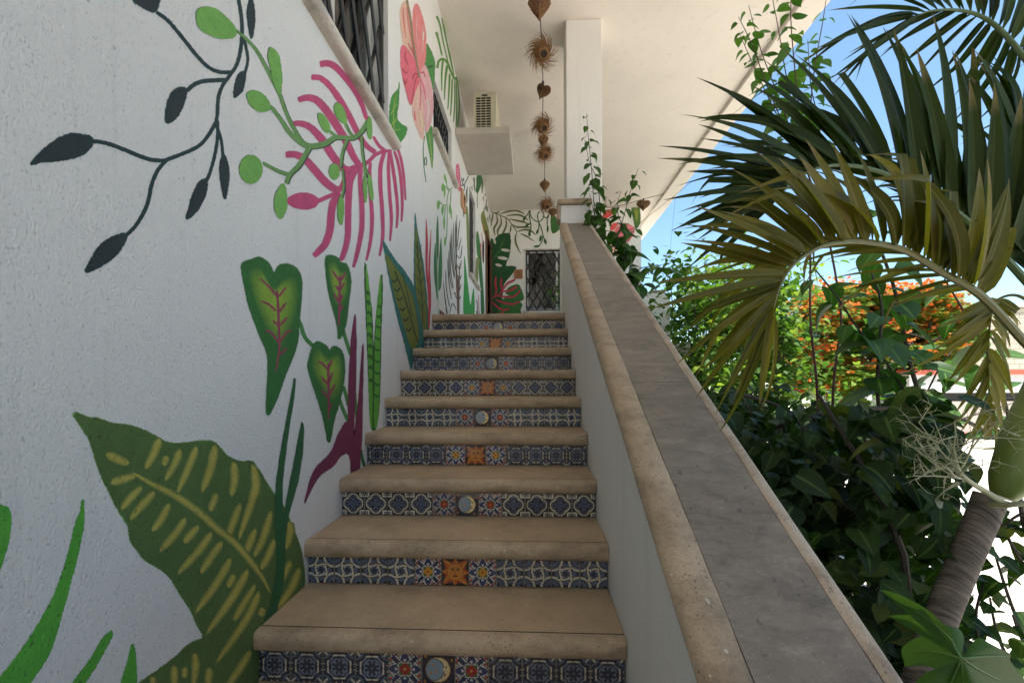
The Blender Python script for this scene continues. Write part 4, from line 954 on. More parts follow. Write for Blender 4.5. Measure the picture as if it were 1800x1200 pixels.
for p, w in (([(555, 310), (640, 360), (740, 410), (840, 480), (910, 545), (990, 610), (1060, 690), (1110, 760), (1140, 820)], 15), ([(675, 165), (650, 230), (612, 300)], 27), ([(705, 240), (690, 285)], 14), ([(760, 210), (740, 270), (695, 350)], 21), ([(830, 200), (800, 280), (745, 405)], 20), ([(908, 192), (890, 290), (850, 400)], 32), ([(915, 395), (885, 480)], 18), ([(985, 265), (990, 340), (975, 415)], 27), ([(1065, 275), (1080, 360), (1060, 440), (1005, 600)], 30), ([(1015, 440), (985, 520), (960, 590)], 22), ([(445, 232), (500, 258), (548, 275)], 28), ([(465, 358), (520, 340), (575, 325)], 28), ([(600, 370), (550, 420), (510, 470)], 20), ([(655, 390), (600, 450), (545, 515)], 22), ([(715, 440), (680, 510), (640, 560)], 22), ([(785, 500), (740, 570), (670, 650)], 24), ([(840, 535), (800, 580), (775, 610)], 20), ([(895, 560), (840, 640), (745, 745)], 24), ([(940, 600), (890, 670), (845, 740)], 20), ([(975, 670), (920, 770), (820, 910)], 26), ([(1050, 715), (980, 840), (865, 1000)], 26), ([(990, 740), (960, 800)], 16), ([(1080, 780), (1020, 880), (985, 940)], 16), ([(1095, 810), (1040, 930), (905, 1125)], 22), ([(1080, 545), (1050, 620), (1035, 650)], 22), ([(1145, 470), (1110, 590), (1070, 670)], 22), ([(1160, 590), (1130, 670), (1095, 725)], 20), ([(1215, 520), (1225, 560), (1205, 640)], 24), ([(1230, 680), (1180, 780)], 18), ([(1265, 710), (1230, 800), (1165, 890)], 26), ([(1060, 1060), (1010, 1140), (955, 1220)], 24), ([(820, 1070), (825, 1130), (815, 1220)], 20), ([(735, 1120), (735, 1220)], 22), ([(885, 1130), (875, 1220)], 16), ([(1110, 880), (1100, 920)], 18), ([(780, 1130), (778, 1180)], 12), ([(640, 1170), (650, 1215)], 12)):
    ww = w / 5.0 if not hasattr(w, '__len__') else [x / 2.4 for x in w]
    LW.stroke('painted_stripe', G4(p), ww, YL, 5, 6.5, taper=(.7, .3), jag=1.0, under=pc(74, 102, 45))
DGN = pc(30, 88, 46)
LW.blob('painted_blade', [(518.4, 664), (511.7, 700), (503, 745), (496, 783), (489, 830), (485, 867), (484.5, 929), (487.5, 992), (478, 1050), (462, 1104), (472, 1098), (485, 1075), (498, 1012), (500.5, 950), (506, 908), (523, 846), (532.5, 783), (531.3, 741), (519, 804), (504, 879), (499, 917), (496.5, 900), (497, 840), (506, 764), (516, 700)], DGN, 8, 1.4, k=4)
# --- the far wall of the gallery
K6 = lambda p: zm(850, 360, 6, p)
OL = pc(92, 96, 34); VG = pc(44, 84, 40)
BWP.stroke('painted_stem', K6([(78, 72), (180, 115), (250, 145), (300, 210), (352, 288)]), 1.3, OL, 2, .3)
for p in ([(170, 100), (240, 75), (330, 62), (400, 80), (432, 100)], [(240, 120), (320, 105), (400, 115), (472, 165)], [(270, 150), (340, 165), (420, 180), (460, 198)], [(290, 200), (350, 235), (440, 235), (505, 242)], [(355, 285), (420, 265), (490, 270), (556, 322)], [(390, 305), (450, 330), (538, 388)], [(350, 290), (335, 350), (345, 420), (392, 515)], [(100, 85), (90, 150), (80, 225)], [(135, 105), (145, 180), (110, 250), (122, 325)], [(180, 120), (185, 200), (150, 270), (155, 330)], [(235, 140), (240, 210), (215, 280), (188, 315)], [(290, 210), (285, 260), (275, 305)], [(110, 85), (150, 82), (172, 66)]):
    n_ = len(p); BWP.stroke('painted_frond', K6(p), [.9, 2.6, 3.2, 2.4, .6][:n_ - 1] + [.6], OL, 3, .3, jag=.1)
for p in ([(485, 60), (505, 130), (560, 175), (610, 165), (635, 115), (630, 70)], [(590, 70), (570, 110), (580, 175), (610, 250), (625, 320), (612, 400)], [(635, 120), (660, 140), (692, 95)], [(690, 110), (672, 160), (675, 230)], [(485, 80), (440, 130), (428, 160)], [(480, 100), (492, 190), (455, 225)], [(495, 180), (500, 240), (487, 310)], [(585, 190), (582, 250), (568, 285)], [(625, 320), (648, 375)], [(612, 395), (590, 425), (570, 436)]):
    BWP.stroke('painted_vine', K6(p), 1.5, VG, 4, .3, jag=.1)
BWP.blob('painted_leaf', K6(ell(485, 72, 12, 12)), VG, 5, .3, jag=.1)
for cx, cy, rx, ry, ro in ((430, 145, 12, 26, .4), (455, 220, 13, 32, .6), (485, 305, 12, 30, 0), (568, 285, 12, 26, .3), (600, 355, 12, 34, .2), (651, 387, 13, 30, -.3), (560, 438, 32, 11, -.1), (677, 255, 10, 34, 0)):
    BWP.blob('painted_leaf', K6(ell(cx, cy, rx, ry, ro, 8)), VG, 5, .3, jag=.1)
BWP.blob('painted_leaf', K6([(716, 108), (709, 200), (724, 300), (790, 268), (805, 200), (765, 130)]), pc(48, 96, 38), 3, .4)
MO, MG = pc(24, 74, 34), pc(60, 108, 50)
BWP.blob('painted_monstera', K6([(75, 370), (110, 372), (150, 325), (210, 300), (270, 302), (287, 370), (283, 450), (270, 550), (235, 640), (300, 645), (345, 662), (300, 730), (240, 800), (212, 850), (200, 940), (195, 1020), (185, 1160), (70, 1160), (66, 700)]), MO, 4, .4, k=4)
BWP.blob('painted_monstera', K6([(232, 930), (260, 880), (320, 845), (370, 842), (400, 890), (415, 940), (425, 990), (385, 1015), (348, 1022), (407, 1040), (392, 1100), (375, 1160), (150, 1160), (180, 1080), (192, 1000), (268, 960)]), pc(44, 104, 38), 5, .4, k=4)
for p in ([(90, 590), (150, 500), (220, 370)], [(150, 510), (210, 470)], [(125, 545), (170, 530)], [(290, 1150), (330, 1000), (350, 880)], [(315, 1040), (390, 960)], [(300, 1100), (350, 1060)]): BWP.stroke('painted_vein', K6(p), 1.0, MG, 6, .4)
for cx, cy, rx, ry, ro in ((232, 478, 46, 15, .15), (202, 562, 52, 16, .15), (160, 636, 36, 14, .25), (118, 388, 12, 24, -.2)):
    BWP.blob('painted_gap', K6(ell(cx, cy, rx, ry, ro, 9)), (.74, .70, .63), 7, .3, jag=.1)
for p in ([(205, 890), (250, 830), (300, 805), (338, 786)], [(195, 910), (270, 905), (352, 862)], [(150, 960), (250, 970), (330, 960), (392, 895)], [(130, 1000), (220, 1035), (310, 1045), (388, 1018)], [(88, 1022), (150, 1080), (210, 1110), (272, 1092)], [(130, 758), (125, 830), (135, 900), (120, 960), (88, 982)], [(187, 772), (185, 850), (200, 890), (170, 940), (88, 985)], [(170, 1140), (210, 1142)]):
    BWP.stroke('painted_frond', K6(p), [2.2, 3.4, 3.4, 2.0, 1.6][:len(p)], pc(172, 34, 60), 8, .3, jag=.1)
R5 = lambda p: zm(1040, 340, 8.573, p)
BWP.blob('painted_petal', R5([(270, 805), (340, 700), (430, 690), (495, 760), (505, 870), (420, 940), (300, 920)]), pc(232, 150, 124), 2, .4)
BWP.blob('painted_petal', R5([(316, 645), (340, 560), (400, 490), (470, 448), (550, 458), (622, 500), (647, 560), (612, 650), (560, 720), (490, 748), (420, 692), (350, 672)]), pc(226, 104, 110), 3, .4)
for p in ([(320, 640), (420, 600), (520, 560), (620, 530)], [(330, 650), (440, 650), (540, 660), (590, 670)], [(335, 630), (420, 540), (510, 480)], [(420, 690), (480, 700), (530, 720)], [(400, 830), (440, 820), (490, 850)]): BWP.stroke('painted_vein', R5(p), 1.2, pc(196, 56, 76), 4, .4)
BWP.blob('painted_petal', R5([(180, 270), (235, 255), (290, 243), (352, 290), (300, 330), (240, 370), (180, 380)]), pc(218, 56, 52), 2, .3)
BWP.blob('painted_petal', R5([(280, 520), (310, 460), (392, 448), (370, 510), (300, 562)]), pc(218, 60, 52), 4, .3)
BWP.blob('painted_leaf', R5([(605, 215), (690, 203), (726, 240), (736, 400), (720, 470), (665, 548), (640, 450), (615, 330)]), pc(72, 104, 36), 3, .3)
BWP.soft('painted_highlight', R5([(640, 240), (690, 230), (705, 330), (680, 430), (655, 380)]), pc(128, 136, 40), 4, under=pc(72, 104, 36))

# ------------------------------------------------------------------ air conditioner on the shelf
ax0, ax1, ay0, ay1, az0 = -.70, -.425, 5.00, 5.66, CZ + 2.976
az1 = onY(850, 164, ay0).z
ac = thing('air_conditioner', ((ax0 + ax1) / 2, ay0, az0), 'cream outdoor air conditioner unit standing on the concrete wall shelf', 'air conditioner')
m = MB(); m.box(ax0, ax1, ay0 + .012, ay1, az0 + .012, az1 - .012); m.build('casing', M['ac'], ac, bevel=.008)
m = MB(); m.box(ax0 - .006, ax1 + .006, ay0 - .004, ay1 + .004, az1 - .0115, az1); m.build('lid', M['ac'], ac, bevel=.003)
m = MB(); m.box(ax0 + .01, ax0 + .05, ay0 + .02, ay1 - .02, az0, az0 + .011); m.box(ax1 - .05, ax1 - .01, ay0 + .02, ay1 - .02, az0, az0 + .011); m.build('feet', M['ac'], ac)
m = MB(); m.box(ax0 + .028, ax1 - .062, ay0 + .004, ay0 + .0115, az0 + .025, az1 - .045); m.build('coil', M['dark_room'], ac)
gx0, gx1, gz0, gz1 = ax0 + .028, ax1 - .062, az0 + .025, az1 - .045
for i in range(14):
    z = gz0 + (gz1 - gz0) * i / 13; m = MB(); m.box(gx0, gx1, ay0 - .002, ay0 + .0035, z - .0035, z + .0035); m.build('grille_slat', M['ac'], ac)
for i in range(4):
    x = gx0 + (gx1 - gx0) * i / 3; m = MB(); m.box(x - .0035, x + .0035, ay0 - .006, ay0 - .0025, gz0, gz1); m.build('grille_bar', M['ac'], ac)
m = MB(); m.box(ax0 + .002, ax0 + .024, ay0 - .002, ay0 + .0118, az0 + .013, az1 - .013); m.box(ax1 - .058, ax1 - .002, ay0 - .002, ay0 + .0118, az0 + .013, az1 - .013); m.box(ax0 + .0245, ax1 - .0585, ay0 - .001, ay0 + .0118, az1 - .042, az1 - .013); m.build('corner_panel', M['ac'], ac)
m = MB(); m.box(ax0 + .10, ax0 + .17, ay0 - .0045, ay0 - .0015, az1 - .038, az1 - .02); m.build('badge', M['dark_room'], ac)
m = MB(); cy = (ay0 + ay1) / 2; cz_ = (az0 + az1) / 2
for rr in (.05, .09, .13, .165):
    m.tube([(ax1 + .012, cy + rr * math.cos(a), cz_ + rr * math.sin(a)) for a in [2 * math.pi * i / 24 for i in range(25)]], .003, 5)
m.build('fan_guard', M['ac'], ac, smooth=True)
m = MB(); m.tube([(ax0 + .05, ay0 + .35, az0 + .12), (ax0 - .04, ay0 + .35, az0 + .10), (WX + .02, ay0 + .33, az0 + .16), (WX - .01, ay0 + .33, az0 + .2)], .014, 7); m.build('pipe', M['cord'], ac, smooth=True)

# ------------------------------------------------------------------ garland of woven nests under the ceiling
NZ = CZ + 3.30
def nest_pos(x, y, z=NZ): return onZ(x, y, z)
def straw_ball(name, c, r, spread, label, hole=True, dirv=(.25, -.62, -.75), seed=1, n=320):
    rg = random.Random(seed)
    t = thing(name, c, label, 'woven nest', 'woven nest lamp shades on the garland')
    body = MB(); ns, nr = 18, 12; vs = []
    dv = Vector(dirv).normalized(); q = dv.to_track_quat('Z', 'Y')
    for i in range(nr + 1):
        a = math.pi * (.17 + .83 * i / nr)
        for k in range(ns):
            b = 2 * math.pi * k / ns
            rr = r * (1 + .07 * mnoise.noise((math.cos(b) * 3 + seed, math.sin(b) * 3, i)))
            vs.append(Vector(c) + q @ Vector((math.sin(a) * math.cos(b) * rr, math.sin(a) * math.sin(b) * rr, math.cos(a) * rr * 1.05)))
    body.add(vs, [(i * ns + k, i * ns + (k + 1) % ns, (i + 1) * ns + (k + 1) % ns, (i + 1) * ns + k) for i in range(nr) for k in range(ns)])
    body.build('nest_body', M['straw'], t, smooth=True)
    hm = MB(); a0 = math.pi * .17
    rim = [Vector(c) + q @ Vector((math.sin(a0) * math.cos(b) * r, math.sin(a0) * math.sin(b) * r, math.cos(a0) * r * 1.05)) for b in [2 * math.pi * k / 16 for k in range(17)]]
    hm.tube(rim, r * .07, 5); hm.build('rim', M['straw'], t, smooth=True)
    hm = MB(); hv = [Vector(c) + q @ Vector((math.sin(a0) * math.cos(b) * r * .97, math.sin(a0) * math.sin(b) * r * .97, math.cos(a0) * r * .96)) for b in [2 * math.pi * k / 16 for k in range(16)]]
    hm.add(hv, [tuple(range(16))]); hm.build('opening', M['hollow'], t)  # flat dark disc; the darkness inside the nest is its colour
    sm = MB()      # straws wound around the body, their free ends standing out in a whorl
    for i in range(n):
        b = rg.uniform(0, 2 * math.pi); a = math.pi * rg.uniform(.22, .95)
        pts = []; tw = rg.uniform(.5, 1.0)
        L = rg.uniform(.4, 1.0)
        for s_ in range(5):
            f_ = s_ / 4; aa = a + f_ * .35; bb = b + tw * f_ * 1.3
            rr = r * 1.02 + spread * L * 1.35 * max(0, f_ - .2) ** 1.3
            pts.append(Vector(c) + q @ Vector((math.sin(aa) * math.cos(bb) * rr, math.sin(aa) * math.sin(bb) * rr, math.cos(aa) * rr)) + Vector((0, 0, -.012 * f_ * f_)))
        sm.tube(pts, [.0021, .0021, .0019, .0016, .001], 3, cap=False)
    so = sm.build('straw', M['straw'], t); so['kind'] = 'stuff'
    return t
def woven_heart(name, c, w, h, label, seed=1, tilt=0, cone=False, yaw=0):
    rg = random.Random(seed)
    t = thing(name, c, label, 'woven nest', 'woven nest lamp shades on the garland')
    def P(a, b):
        x = 16 * math.sin(a) ** 3 / 17; z = (13 * math.cos(a) - 5 * math.cos(2 * a) - 2 * math.cos(3 * a) - math.cos(4 * a)) / 17
        if cone: x = math.sin(a) * (1 if math.cos(a) > 0 else (1 + math.cos(a)) ** .8 * .98 + .02); z = math.cos(a) * (.55 if math.cos(a) > 0 else 1)
        d = math.cos(b) * .42; s_ = math.sin(b) if False else 1
        k = math.sqrt(max(0, 1 - (b * .999) ** 2))
        v = Vector((x * k * w / 2, b * w * .30, z * k * h / 2 * (1 if not cone else 1.2)))
        v = Matrix.Rotation(tilt, 3, 'Y') @ v; v = Matrix.Rotation(yaw, 3, 'Z') @ v
        return Vector(c) + v
    body = MB(); na, nb = 28, 8
    bs_ = [-.96 + 1.92 * j / nb for j in range(nb + 1)]
    body.add([P(2 * math.pi * i / na, b) * 1.0 for b in bs_ for i in range(na)], [(j * na + i, j * na + (i + 1) % na, (j + 1) * na + (i + 1) % na, (j + 1) * na + i) for j in range(nb) for i in range(na)] + [tuple(range(na)), tuple(nb * na + i for i in range(na - 1, -1, -1))])
    body.build('nest_body', M['straw_dark'], t, smooth=True)
    sm = MB()
    for i in range(150):
        a = rg.uniform(0, 2 * math.pi); b = rg.uniform(-.9, .9); da = rg.uniform(-1.4, 1.4); db = rg.uniform(-.9, .9)
        pts = []
        for s_ in range(6):
            f_ = s_ / 5; p = P(a + da * f_, max(-.93, min(.93, b + db * f_)))
            pts.append(Vector(c) + (p - Vector(c)) * (1.03 + .04 * rg.random()))
        sm.tube(pts, .0028, 4, cap=False)
    so = sm.build('weave', M['straw'], t); so['kind'] = 'stuff'
    return t
np1 = nest_pos(948, 8); np2 = nest_pos(952.5, 92); np3 = nest_pos(954.5, 160); np4 = nest_pos(954, 222); np4b = nest_pos(955, 246); np5 = nest_pos(957, 271); np6 = nest_pos(957.5, 325); np7 = nest_pos(960, 360); np7b = nest_pos(972, 372)
woven_heart('woven_nest', np1, .19, .22, 'woven cone nest nearest the camera, cut by the top of the picture', 2, cone=True)
straw_ball('woven_nest', np2, .078, .11, 'largest spiky straw nest, beside the top of the white column', seed=3)
woven_heart('woven_nest', np3, .165, .19, 'dark woven heart nest between two spiky straw nests', 4, tilt=.45)
straw_ball('woven_nest', np4, .080, .10, 'spiky straw nest directly above a smooth woven cone', seed=5)
woven_heart('woven_nest', np4b, .13, .20, 'smooth woven cone tucked between two spiky straw nests', 6, cone=True)
straw_ball('woven_nest', np5, .078, .11, 'spiky straw nest with dark opening below the smooth cone', seed=7)
woven_heart('woven_nest', np6, .16, .20, 'small woven drop hanging above the last spiky nest', 8, cone=True)
straw_ball('woven_nest', np7, .085, .11, 'farthest spiky straw nest, half behind the stair post', seed=9)
woven_heart('woven_nest', np7b, .20, .17, 'woven nest touching the left side of the post cap', 10, cone=True)
hp = onY(1131, 360, 7.3)
woven_heart('woven_nest', hp, .235, .20, 'woven heart hanging alone right of the pink painted flower', 11)
cordpts = [nest_pos(946, -60)]
for a, b in zip([nest_pos(946, -60), np1, np2, np3, np4, np5, np6], [np1, np2, np3, np4, np5, np6, np7]):
    mid = (Vector(a) + Vector(b)) / 2 + Vector((0, 0, -.02)); cordpts += [mid + Vector((0, 0, .06)), Vector(b) + Vector((0, 0, .10))]
cordpts += [np7b + Vector((0, 0, .1)), onY(1042, 365, 7.35), onY(1083, 363, 7.3), onY(1131, 350, 7.25), onY(1167, 341, 7.2)]
cord = thing('garland_cord', cordpts[0], 'black cord carrying the woven nests along the ceiling', 'cord')
m = MB(); m.tube(catmull([tuple(p) for p in cordpts], False, 4), .0045, 6); m.build('wire', M['cord'], cord, smooth=True)
for p in (np1, np2, np3, np4, np5, np6, np7, hp):
    m = MB(); m.tube([p + Vector((0, 0, .11)), p + Vector((0, -.005, .06))], [.011, .015], 8); m.build('lamp_socket', M['cord'], cord, smooth=True)

# ------------------------------------------------------------------ wooden plaques
def plaque(name, c, ax, ay, n, w, h, label, mat):
    t = thing(name, c, label, 'plaque')
    ax, ay, n, c = Vector(ax), Vector(ay), Vector(n), Vector(c)
    def B(mb, x0, x1, y0, y1, d0, d1):
        vs = [c + ax * x + ay * y + n * d for d in (d0, d1) for (x, y) in ((x0, y0), (x1, y0), (x1, y1), (x0, y1))]
        mb.add(vs, [(0, 3, 2, 1), (4, 5, 6, 7), (0, 1, 5, 4), (1, 2, 6, 5), (2, 3, 7, 6), (3, 0, 4, 7)])
    m = MB(); B(m, -w / 2, w / 2, -h / 2, h / 2, .002, .026); m.build('board', mat, t, bevel=.004)
    m = MB(); rr = w * .17; o = ay * h * .14
    m.tube([c + o + n * .0275 + (ax * math.cos(a) + ay * math.sin(a)) * rr for a in [2 * math.pi * i / 22 for i in range(23)]], .004, 5)
    m.tube([c + o + n * .0275 + ax * (-rr * .55) - ay * rr * .45, c + o + n * .0275 + ay * rr * .55, c + o + n * .0275 + ax * rr * .55 - ay * rr * .45], .004, 5)
    m.build('emblem', M['burnt'], t)
    for k, (wd, yy) in enumerate(((.62, -.17), (.42, -.27))):
        m = MB(); n_ = 9 if k == 0 else 6
        for i in range(n_):
            x = -wd / 2 + wd * (i + .5) / n_; B(m, (x - wd / n_ * .33) * w, (x + wd / n_ * .33) * w, (yy - .028) * h, (yy + .028) * h, .0262, .0275)
        o_ = m.build('carved_line', M['burnt'], t); o_['kind'] = 'stuff'
    return t
pa, pb = onY(904, 474, BY), onY(919, 490, BY)
plaque('wooden_plaque', ((pa.x + pb.x) / 2, BY, (pa.z + pb.z) / 2), (1, 0, 0), (0, 0, 1), (0, -1, 0), pb.x - pa.x, pa.z - pb.z, 'square brown wooden plaque beside the gallery window', M['plaque'])
q0 = onX(809.5, 350, WX); q1 = onX(816, 350, WX); qz0, qz1 = onX(811, 362, WX).z, onX(811, 332, WX).z
plaque('wooden_plaque', (WX, (q0.y + q1.y) / 2, (qz0 + qz1) / 2 - .02), (0, 1, 0), (0, 0, 1), (1, 0, 0), q1.y - q0.y, qz1 - qz0, 'wooden plaque on the stair wall below the pink painted bottlebrush', M['plaque_light'])

# ------------------------------------------------------------------ leaves
def leaf_mesh(name, mat, outline, fold=.18, droop=.25, nseg=None):
    """a leaf of unit length along +Y from its stalk, folded along the midrib and drooping"""
    vs = []; fs = []
    n = len(outline)
    for i, (t, w) in enumerate(outline):
        z = -droop * t * t
        vs += [(-w, t + (0), z + fold * w), (0, t if i else t + .06, z), (w, t, z + fold * w)]
    for i in range(n - 1):
        a = 3 * i
        fs += [(a, a + 1, a + 4, a + 3), (a + 1, a + 2, a + 5, a + 4)]
    me = bpy.data.meshes.new(name); me.from_pydata(vs, [], fs); me.materials.append(mat)
    at = me.attributes.new('across', 'FLOAT', 'POINT'); at.data.foreach_set('value', [(-1.0, 0.0, 1.0)[i % 3] for i in range(len(vs))])
    me.polygons.foreach_set('use_smooth', [True] * len(me.polygons)); me.update(); return me
HEART = [(-.10, .12), (-.13, .30), (.02, .44), (.22, .48), (.45, .42), (.68, .27), (.86, .11), (1.0, .0)]
OVAL = [(0, .03), (.15, .2), (.35, .31), (.55, .30), (.75, .19), (.9, .08), (1.0, .0)]
LM = {}
def leaves_for(key, mat):
    if key not in LM:
        LM[key] = [leaf_mesh('leaf', mat, HEART, .22, .22), leaf_mesh('leaf', mat, HEART, .45, .5), leaf_mesh('leaf', mat, [(t, w * .82) for t, w in HEART], .1, .1), leaf_mesh('leaf', mat, OVAL, .3, .35)]
    return LM[key]
def frame(p, d, up, size, wid=1.0):
    d = Vector(d).normalized(); up = Vector(up)
    x = d.cross(up)
    if x.length < 1e-4: x = d.cross(Vector((1, 0, 0)))
    x.normalize(); z = x.cross(d)
    return Matrix(((x.x * size * wid, d.x * size, z.x * size, p[0]), (x.y * size * wid, d.y * size, z.y * size, p[1]), (x.z * size * wid, d.z * size, z.z * size, p[2]), (0, 0, 0, 1)))
class Foliage:
    """collects leaf placements; the ones that show largest become objects, the rest one part of kind stuff"""
    def __init__(s, root, key, mat, name='leaf'): s.root = root; s.ms = leaves_for(key, mat); s.mat = mat; s.L = []; s.name = name
    def add(s, p, d, up, size, k=None, wid=1.0): s.L.append((frame(p, d, up, size, wid), random.randrange(len(s.ms)) if k is None else k, size / max(.3, (Vector(p) - EYE).length) if p[1] > .6 else 0))
    def build(s, nobj=280):
        s.L.sort(key=lambda a: -a[2])
        for Mx, k, _ in s.L[:nobj]: inst(s.name, s.ms[k], s.root, Mx)
        rest = s.L[nobj:]
        if rest:
            VV = []; FF = []; base = 0; o0 = org(s.root)
            cache = [(np.array([v.co[:] for v in me.vertices]), [tuple(p.vertices) for p in me.polygons]) for me in s.ms]
            for Mx, k, _ in rest:
                v, f = cache[k]; A = np.array(Mx); w = v @ A[:3, :3].T + A[:3, 3]
                VV.append(w - np.array(o0)); FF += [tuple(i + base for i in q) for q in f]; base += len(v)
            me = bpy.data.meshes.new('foliage'); me.from_pydata(np.vstack(VV).tolist(), [], FF); me.materials.append(s.mat)
            at = me.attributes.new('across', 'FLOAT', 'POINT'); at.data.foreach_set('value', [(-1.0, 0.0, 1.0)[i % 3] for i in range(base)])
            me.polygons.foreach_set('use_smooth', [True] * len(me.polygons)); me.update()
            o = bpy.data.objects.new('foliage', me); link(o, s.root); o['kind'] = 'stuff'
def rdir(rg, down=.3):
    a = rg.uniform(0, 2 * math.pi); return Vector((math.cos(a), math.sin(a), -down + rg.uniform(-.5, .5)))
def stem_part(root, pts, r0, r1, mat='stem', name='stem', k=4):
    q = catmull([tuple(p) for p in pts], False, k); m = MB(); n = len(q)
    m.tube(q, [r0 + (r1 - r0) * i / (n - 1) for i in range(n)], 6); m.build(name, M[mat], root, smooth=True)
    return [Vector(p) for p in q]
def leafy_stem(fol, rg, q, size, every=.06, lo=0, hi=1, tipscale=.5, pet=.03, down=.5):
    L = 0; nxt = 0
    tot = sum((q[i + 1] - q[i]).length for i in range(len(q) - 1)); ang = rg.uniform(0, 6)
    for i in range(len(q) - 1):
        seg = (q[i + 1] - q[i]).length
        while nxt < L + seg:
            f = nxt / tot; p = q[i] + (q[i + 1] - q[i]) * ((nxt - L) / seg)
            if lo <= f <= hi:
                ang += 2.4 + rg.uniform(-.5, .5); s_ = size * (1 - (1 - tipscale) * f ** 2) * rg.uniform(.7, 1.2)
                d = Vector((math.cos(ang), math.sin(ang) * .8, rg.uniform(-down, .15)))
                fol.add(p + d * pet, d, (rg.uniform(-.3, .3), rg.uniform(-.7, .1), 1), s_)
            nxt += every * rg.uniform(.7, 1.3)
        L += seg

# ------------------------------------------------------------------ climbing vine in front of the column
rg = random.Random(21)
vine = thing('climbing_vine', onY(1060, 480, 4.0), 'young climbing vine with heart leaves growing up beside the column', 'vine')
fv = Foliage(vine, 'midv', M['leaf_vine'])
for pts, sz in (([(1060, 520), (1052, 440), (1045, 370), (1040, 300), (1034, 240), (1031, 200)], .15),
                ([(1075, 520), (1062, 450), (1056, 380), (1050, 320), (1036, 285), (1028, 245)], .11),
                ([(1070, 500), (1085, 420), (1098, 375), (1110, 330), (1122, 296)], .17),
                ([(1090, 540), (1108, 470), (1102, 430), (1120, 395)], .20),
                ([(1040, 470), (1048, 400), (1036, 340)], .17), ([(1095, 480), (1100, 420), (1085, 370), (1092, 335)], .15), ([(1065, 470), (1060, 400), (1066, 345)], .16),
                ([(1085, 500), (1130, 470), (1180, 475), (1215, 490)], .16),
                ([(1090, 520), (1120, 500), (1150, 505)], .19)):
    dd = 4.02 + rg.uniform(-.06, .12)
    q = stem_part(vine, [onY(x, y, dd) for x, y in pts], .006, .002, 'stem')
    leafy_stem(fv, rg, q, sz, .046, 0.0, 1, .3, .035, 1.1)
fv.build(260)

# ------------------------------------------------------------------ dark hedge of vines along the balustrade
rg = random.Random(5)
hedge = thing('vine_hedge', (1.5, 2.4, 0), 'dense dark green heart-leaved vine hedge growing beside the balustrade', 'hedge')
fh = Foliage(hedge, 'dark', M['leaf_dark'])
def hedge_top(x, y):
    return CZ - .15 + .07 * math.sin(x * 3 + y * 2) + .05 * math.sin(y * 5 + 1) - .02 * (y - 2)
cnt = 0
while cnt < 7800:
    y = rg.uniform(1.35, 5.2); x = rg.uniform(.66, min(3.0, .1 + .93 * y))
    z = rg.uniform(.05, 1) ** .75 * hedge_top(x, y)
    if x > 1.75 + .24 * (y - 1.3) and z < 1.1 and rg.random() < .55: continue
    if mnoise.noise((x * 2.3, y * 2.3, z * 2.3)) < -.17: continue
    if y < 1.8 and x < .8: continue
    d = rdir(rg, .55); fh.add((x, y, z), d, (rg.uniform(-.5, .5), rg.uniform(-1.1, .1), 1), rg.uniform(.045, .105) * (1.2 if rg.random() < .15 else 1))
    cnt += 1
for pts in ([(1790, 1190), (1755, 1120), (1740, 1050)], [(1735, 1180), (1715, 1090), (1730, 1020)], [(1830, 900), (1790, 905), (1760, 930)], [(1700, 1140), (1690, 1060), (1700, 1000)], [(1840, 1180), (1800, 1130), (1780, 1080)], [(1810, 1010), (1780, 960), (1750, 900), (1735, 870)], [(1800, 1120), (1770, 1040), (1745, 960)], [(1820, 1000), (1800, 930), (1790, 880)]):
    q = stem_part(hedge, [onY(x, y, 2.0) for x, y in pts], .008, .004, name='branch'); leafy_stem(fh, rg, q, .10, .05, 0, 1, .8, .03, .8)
for i in range(1500):          # unseen hedge leaves added past the camera to shade the lower wall
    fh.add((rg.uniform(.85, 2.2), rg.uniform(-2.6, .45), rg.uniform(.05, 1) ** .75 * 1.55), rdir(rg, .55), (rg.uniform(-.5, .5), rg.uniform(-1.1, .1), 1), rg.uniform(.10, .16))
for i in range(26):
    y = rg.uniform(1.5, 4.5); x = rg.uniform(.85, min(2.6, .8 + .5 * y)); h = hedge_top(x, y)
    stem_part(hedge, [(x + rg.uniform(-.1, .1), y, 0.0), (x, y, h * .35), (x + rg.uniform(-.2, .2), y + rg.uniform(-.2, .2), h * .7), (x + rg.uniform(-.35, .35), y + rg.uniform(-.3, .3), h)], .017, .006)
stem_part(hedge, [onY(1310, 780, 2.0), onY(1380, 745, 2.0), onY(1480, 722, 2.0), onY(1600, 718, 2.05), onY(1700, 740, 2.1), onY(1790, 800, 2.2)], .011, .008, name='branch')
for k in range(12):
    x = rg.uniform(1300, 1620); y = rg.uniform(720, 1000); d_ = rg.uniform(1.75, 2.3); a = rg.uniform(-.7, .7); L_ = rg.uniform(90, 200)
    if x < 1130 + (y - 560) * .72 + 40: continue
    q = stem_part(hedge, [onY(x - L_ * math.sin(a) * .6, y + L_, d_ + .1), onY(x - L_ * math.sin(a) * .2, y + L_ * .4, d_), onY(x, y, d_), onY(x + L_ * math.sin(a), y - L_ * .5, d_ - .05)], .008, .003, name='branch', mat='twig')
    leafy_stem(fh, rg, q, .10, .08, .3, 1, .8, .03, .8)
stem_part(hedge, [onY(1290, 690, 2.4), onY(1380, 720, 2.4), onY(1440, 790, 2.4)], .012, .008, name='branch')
fh.build(290)

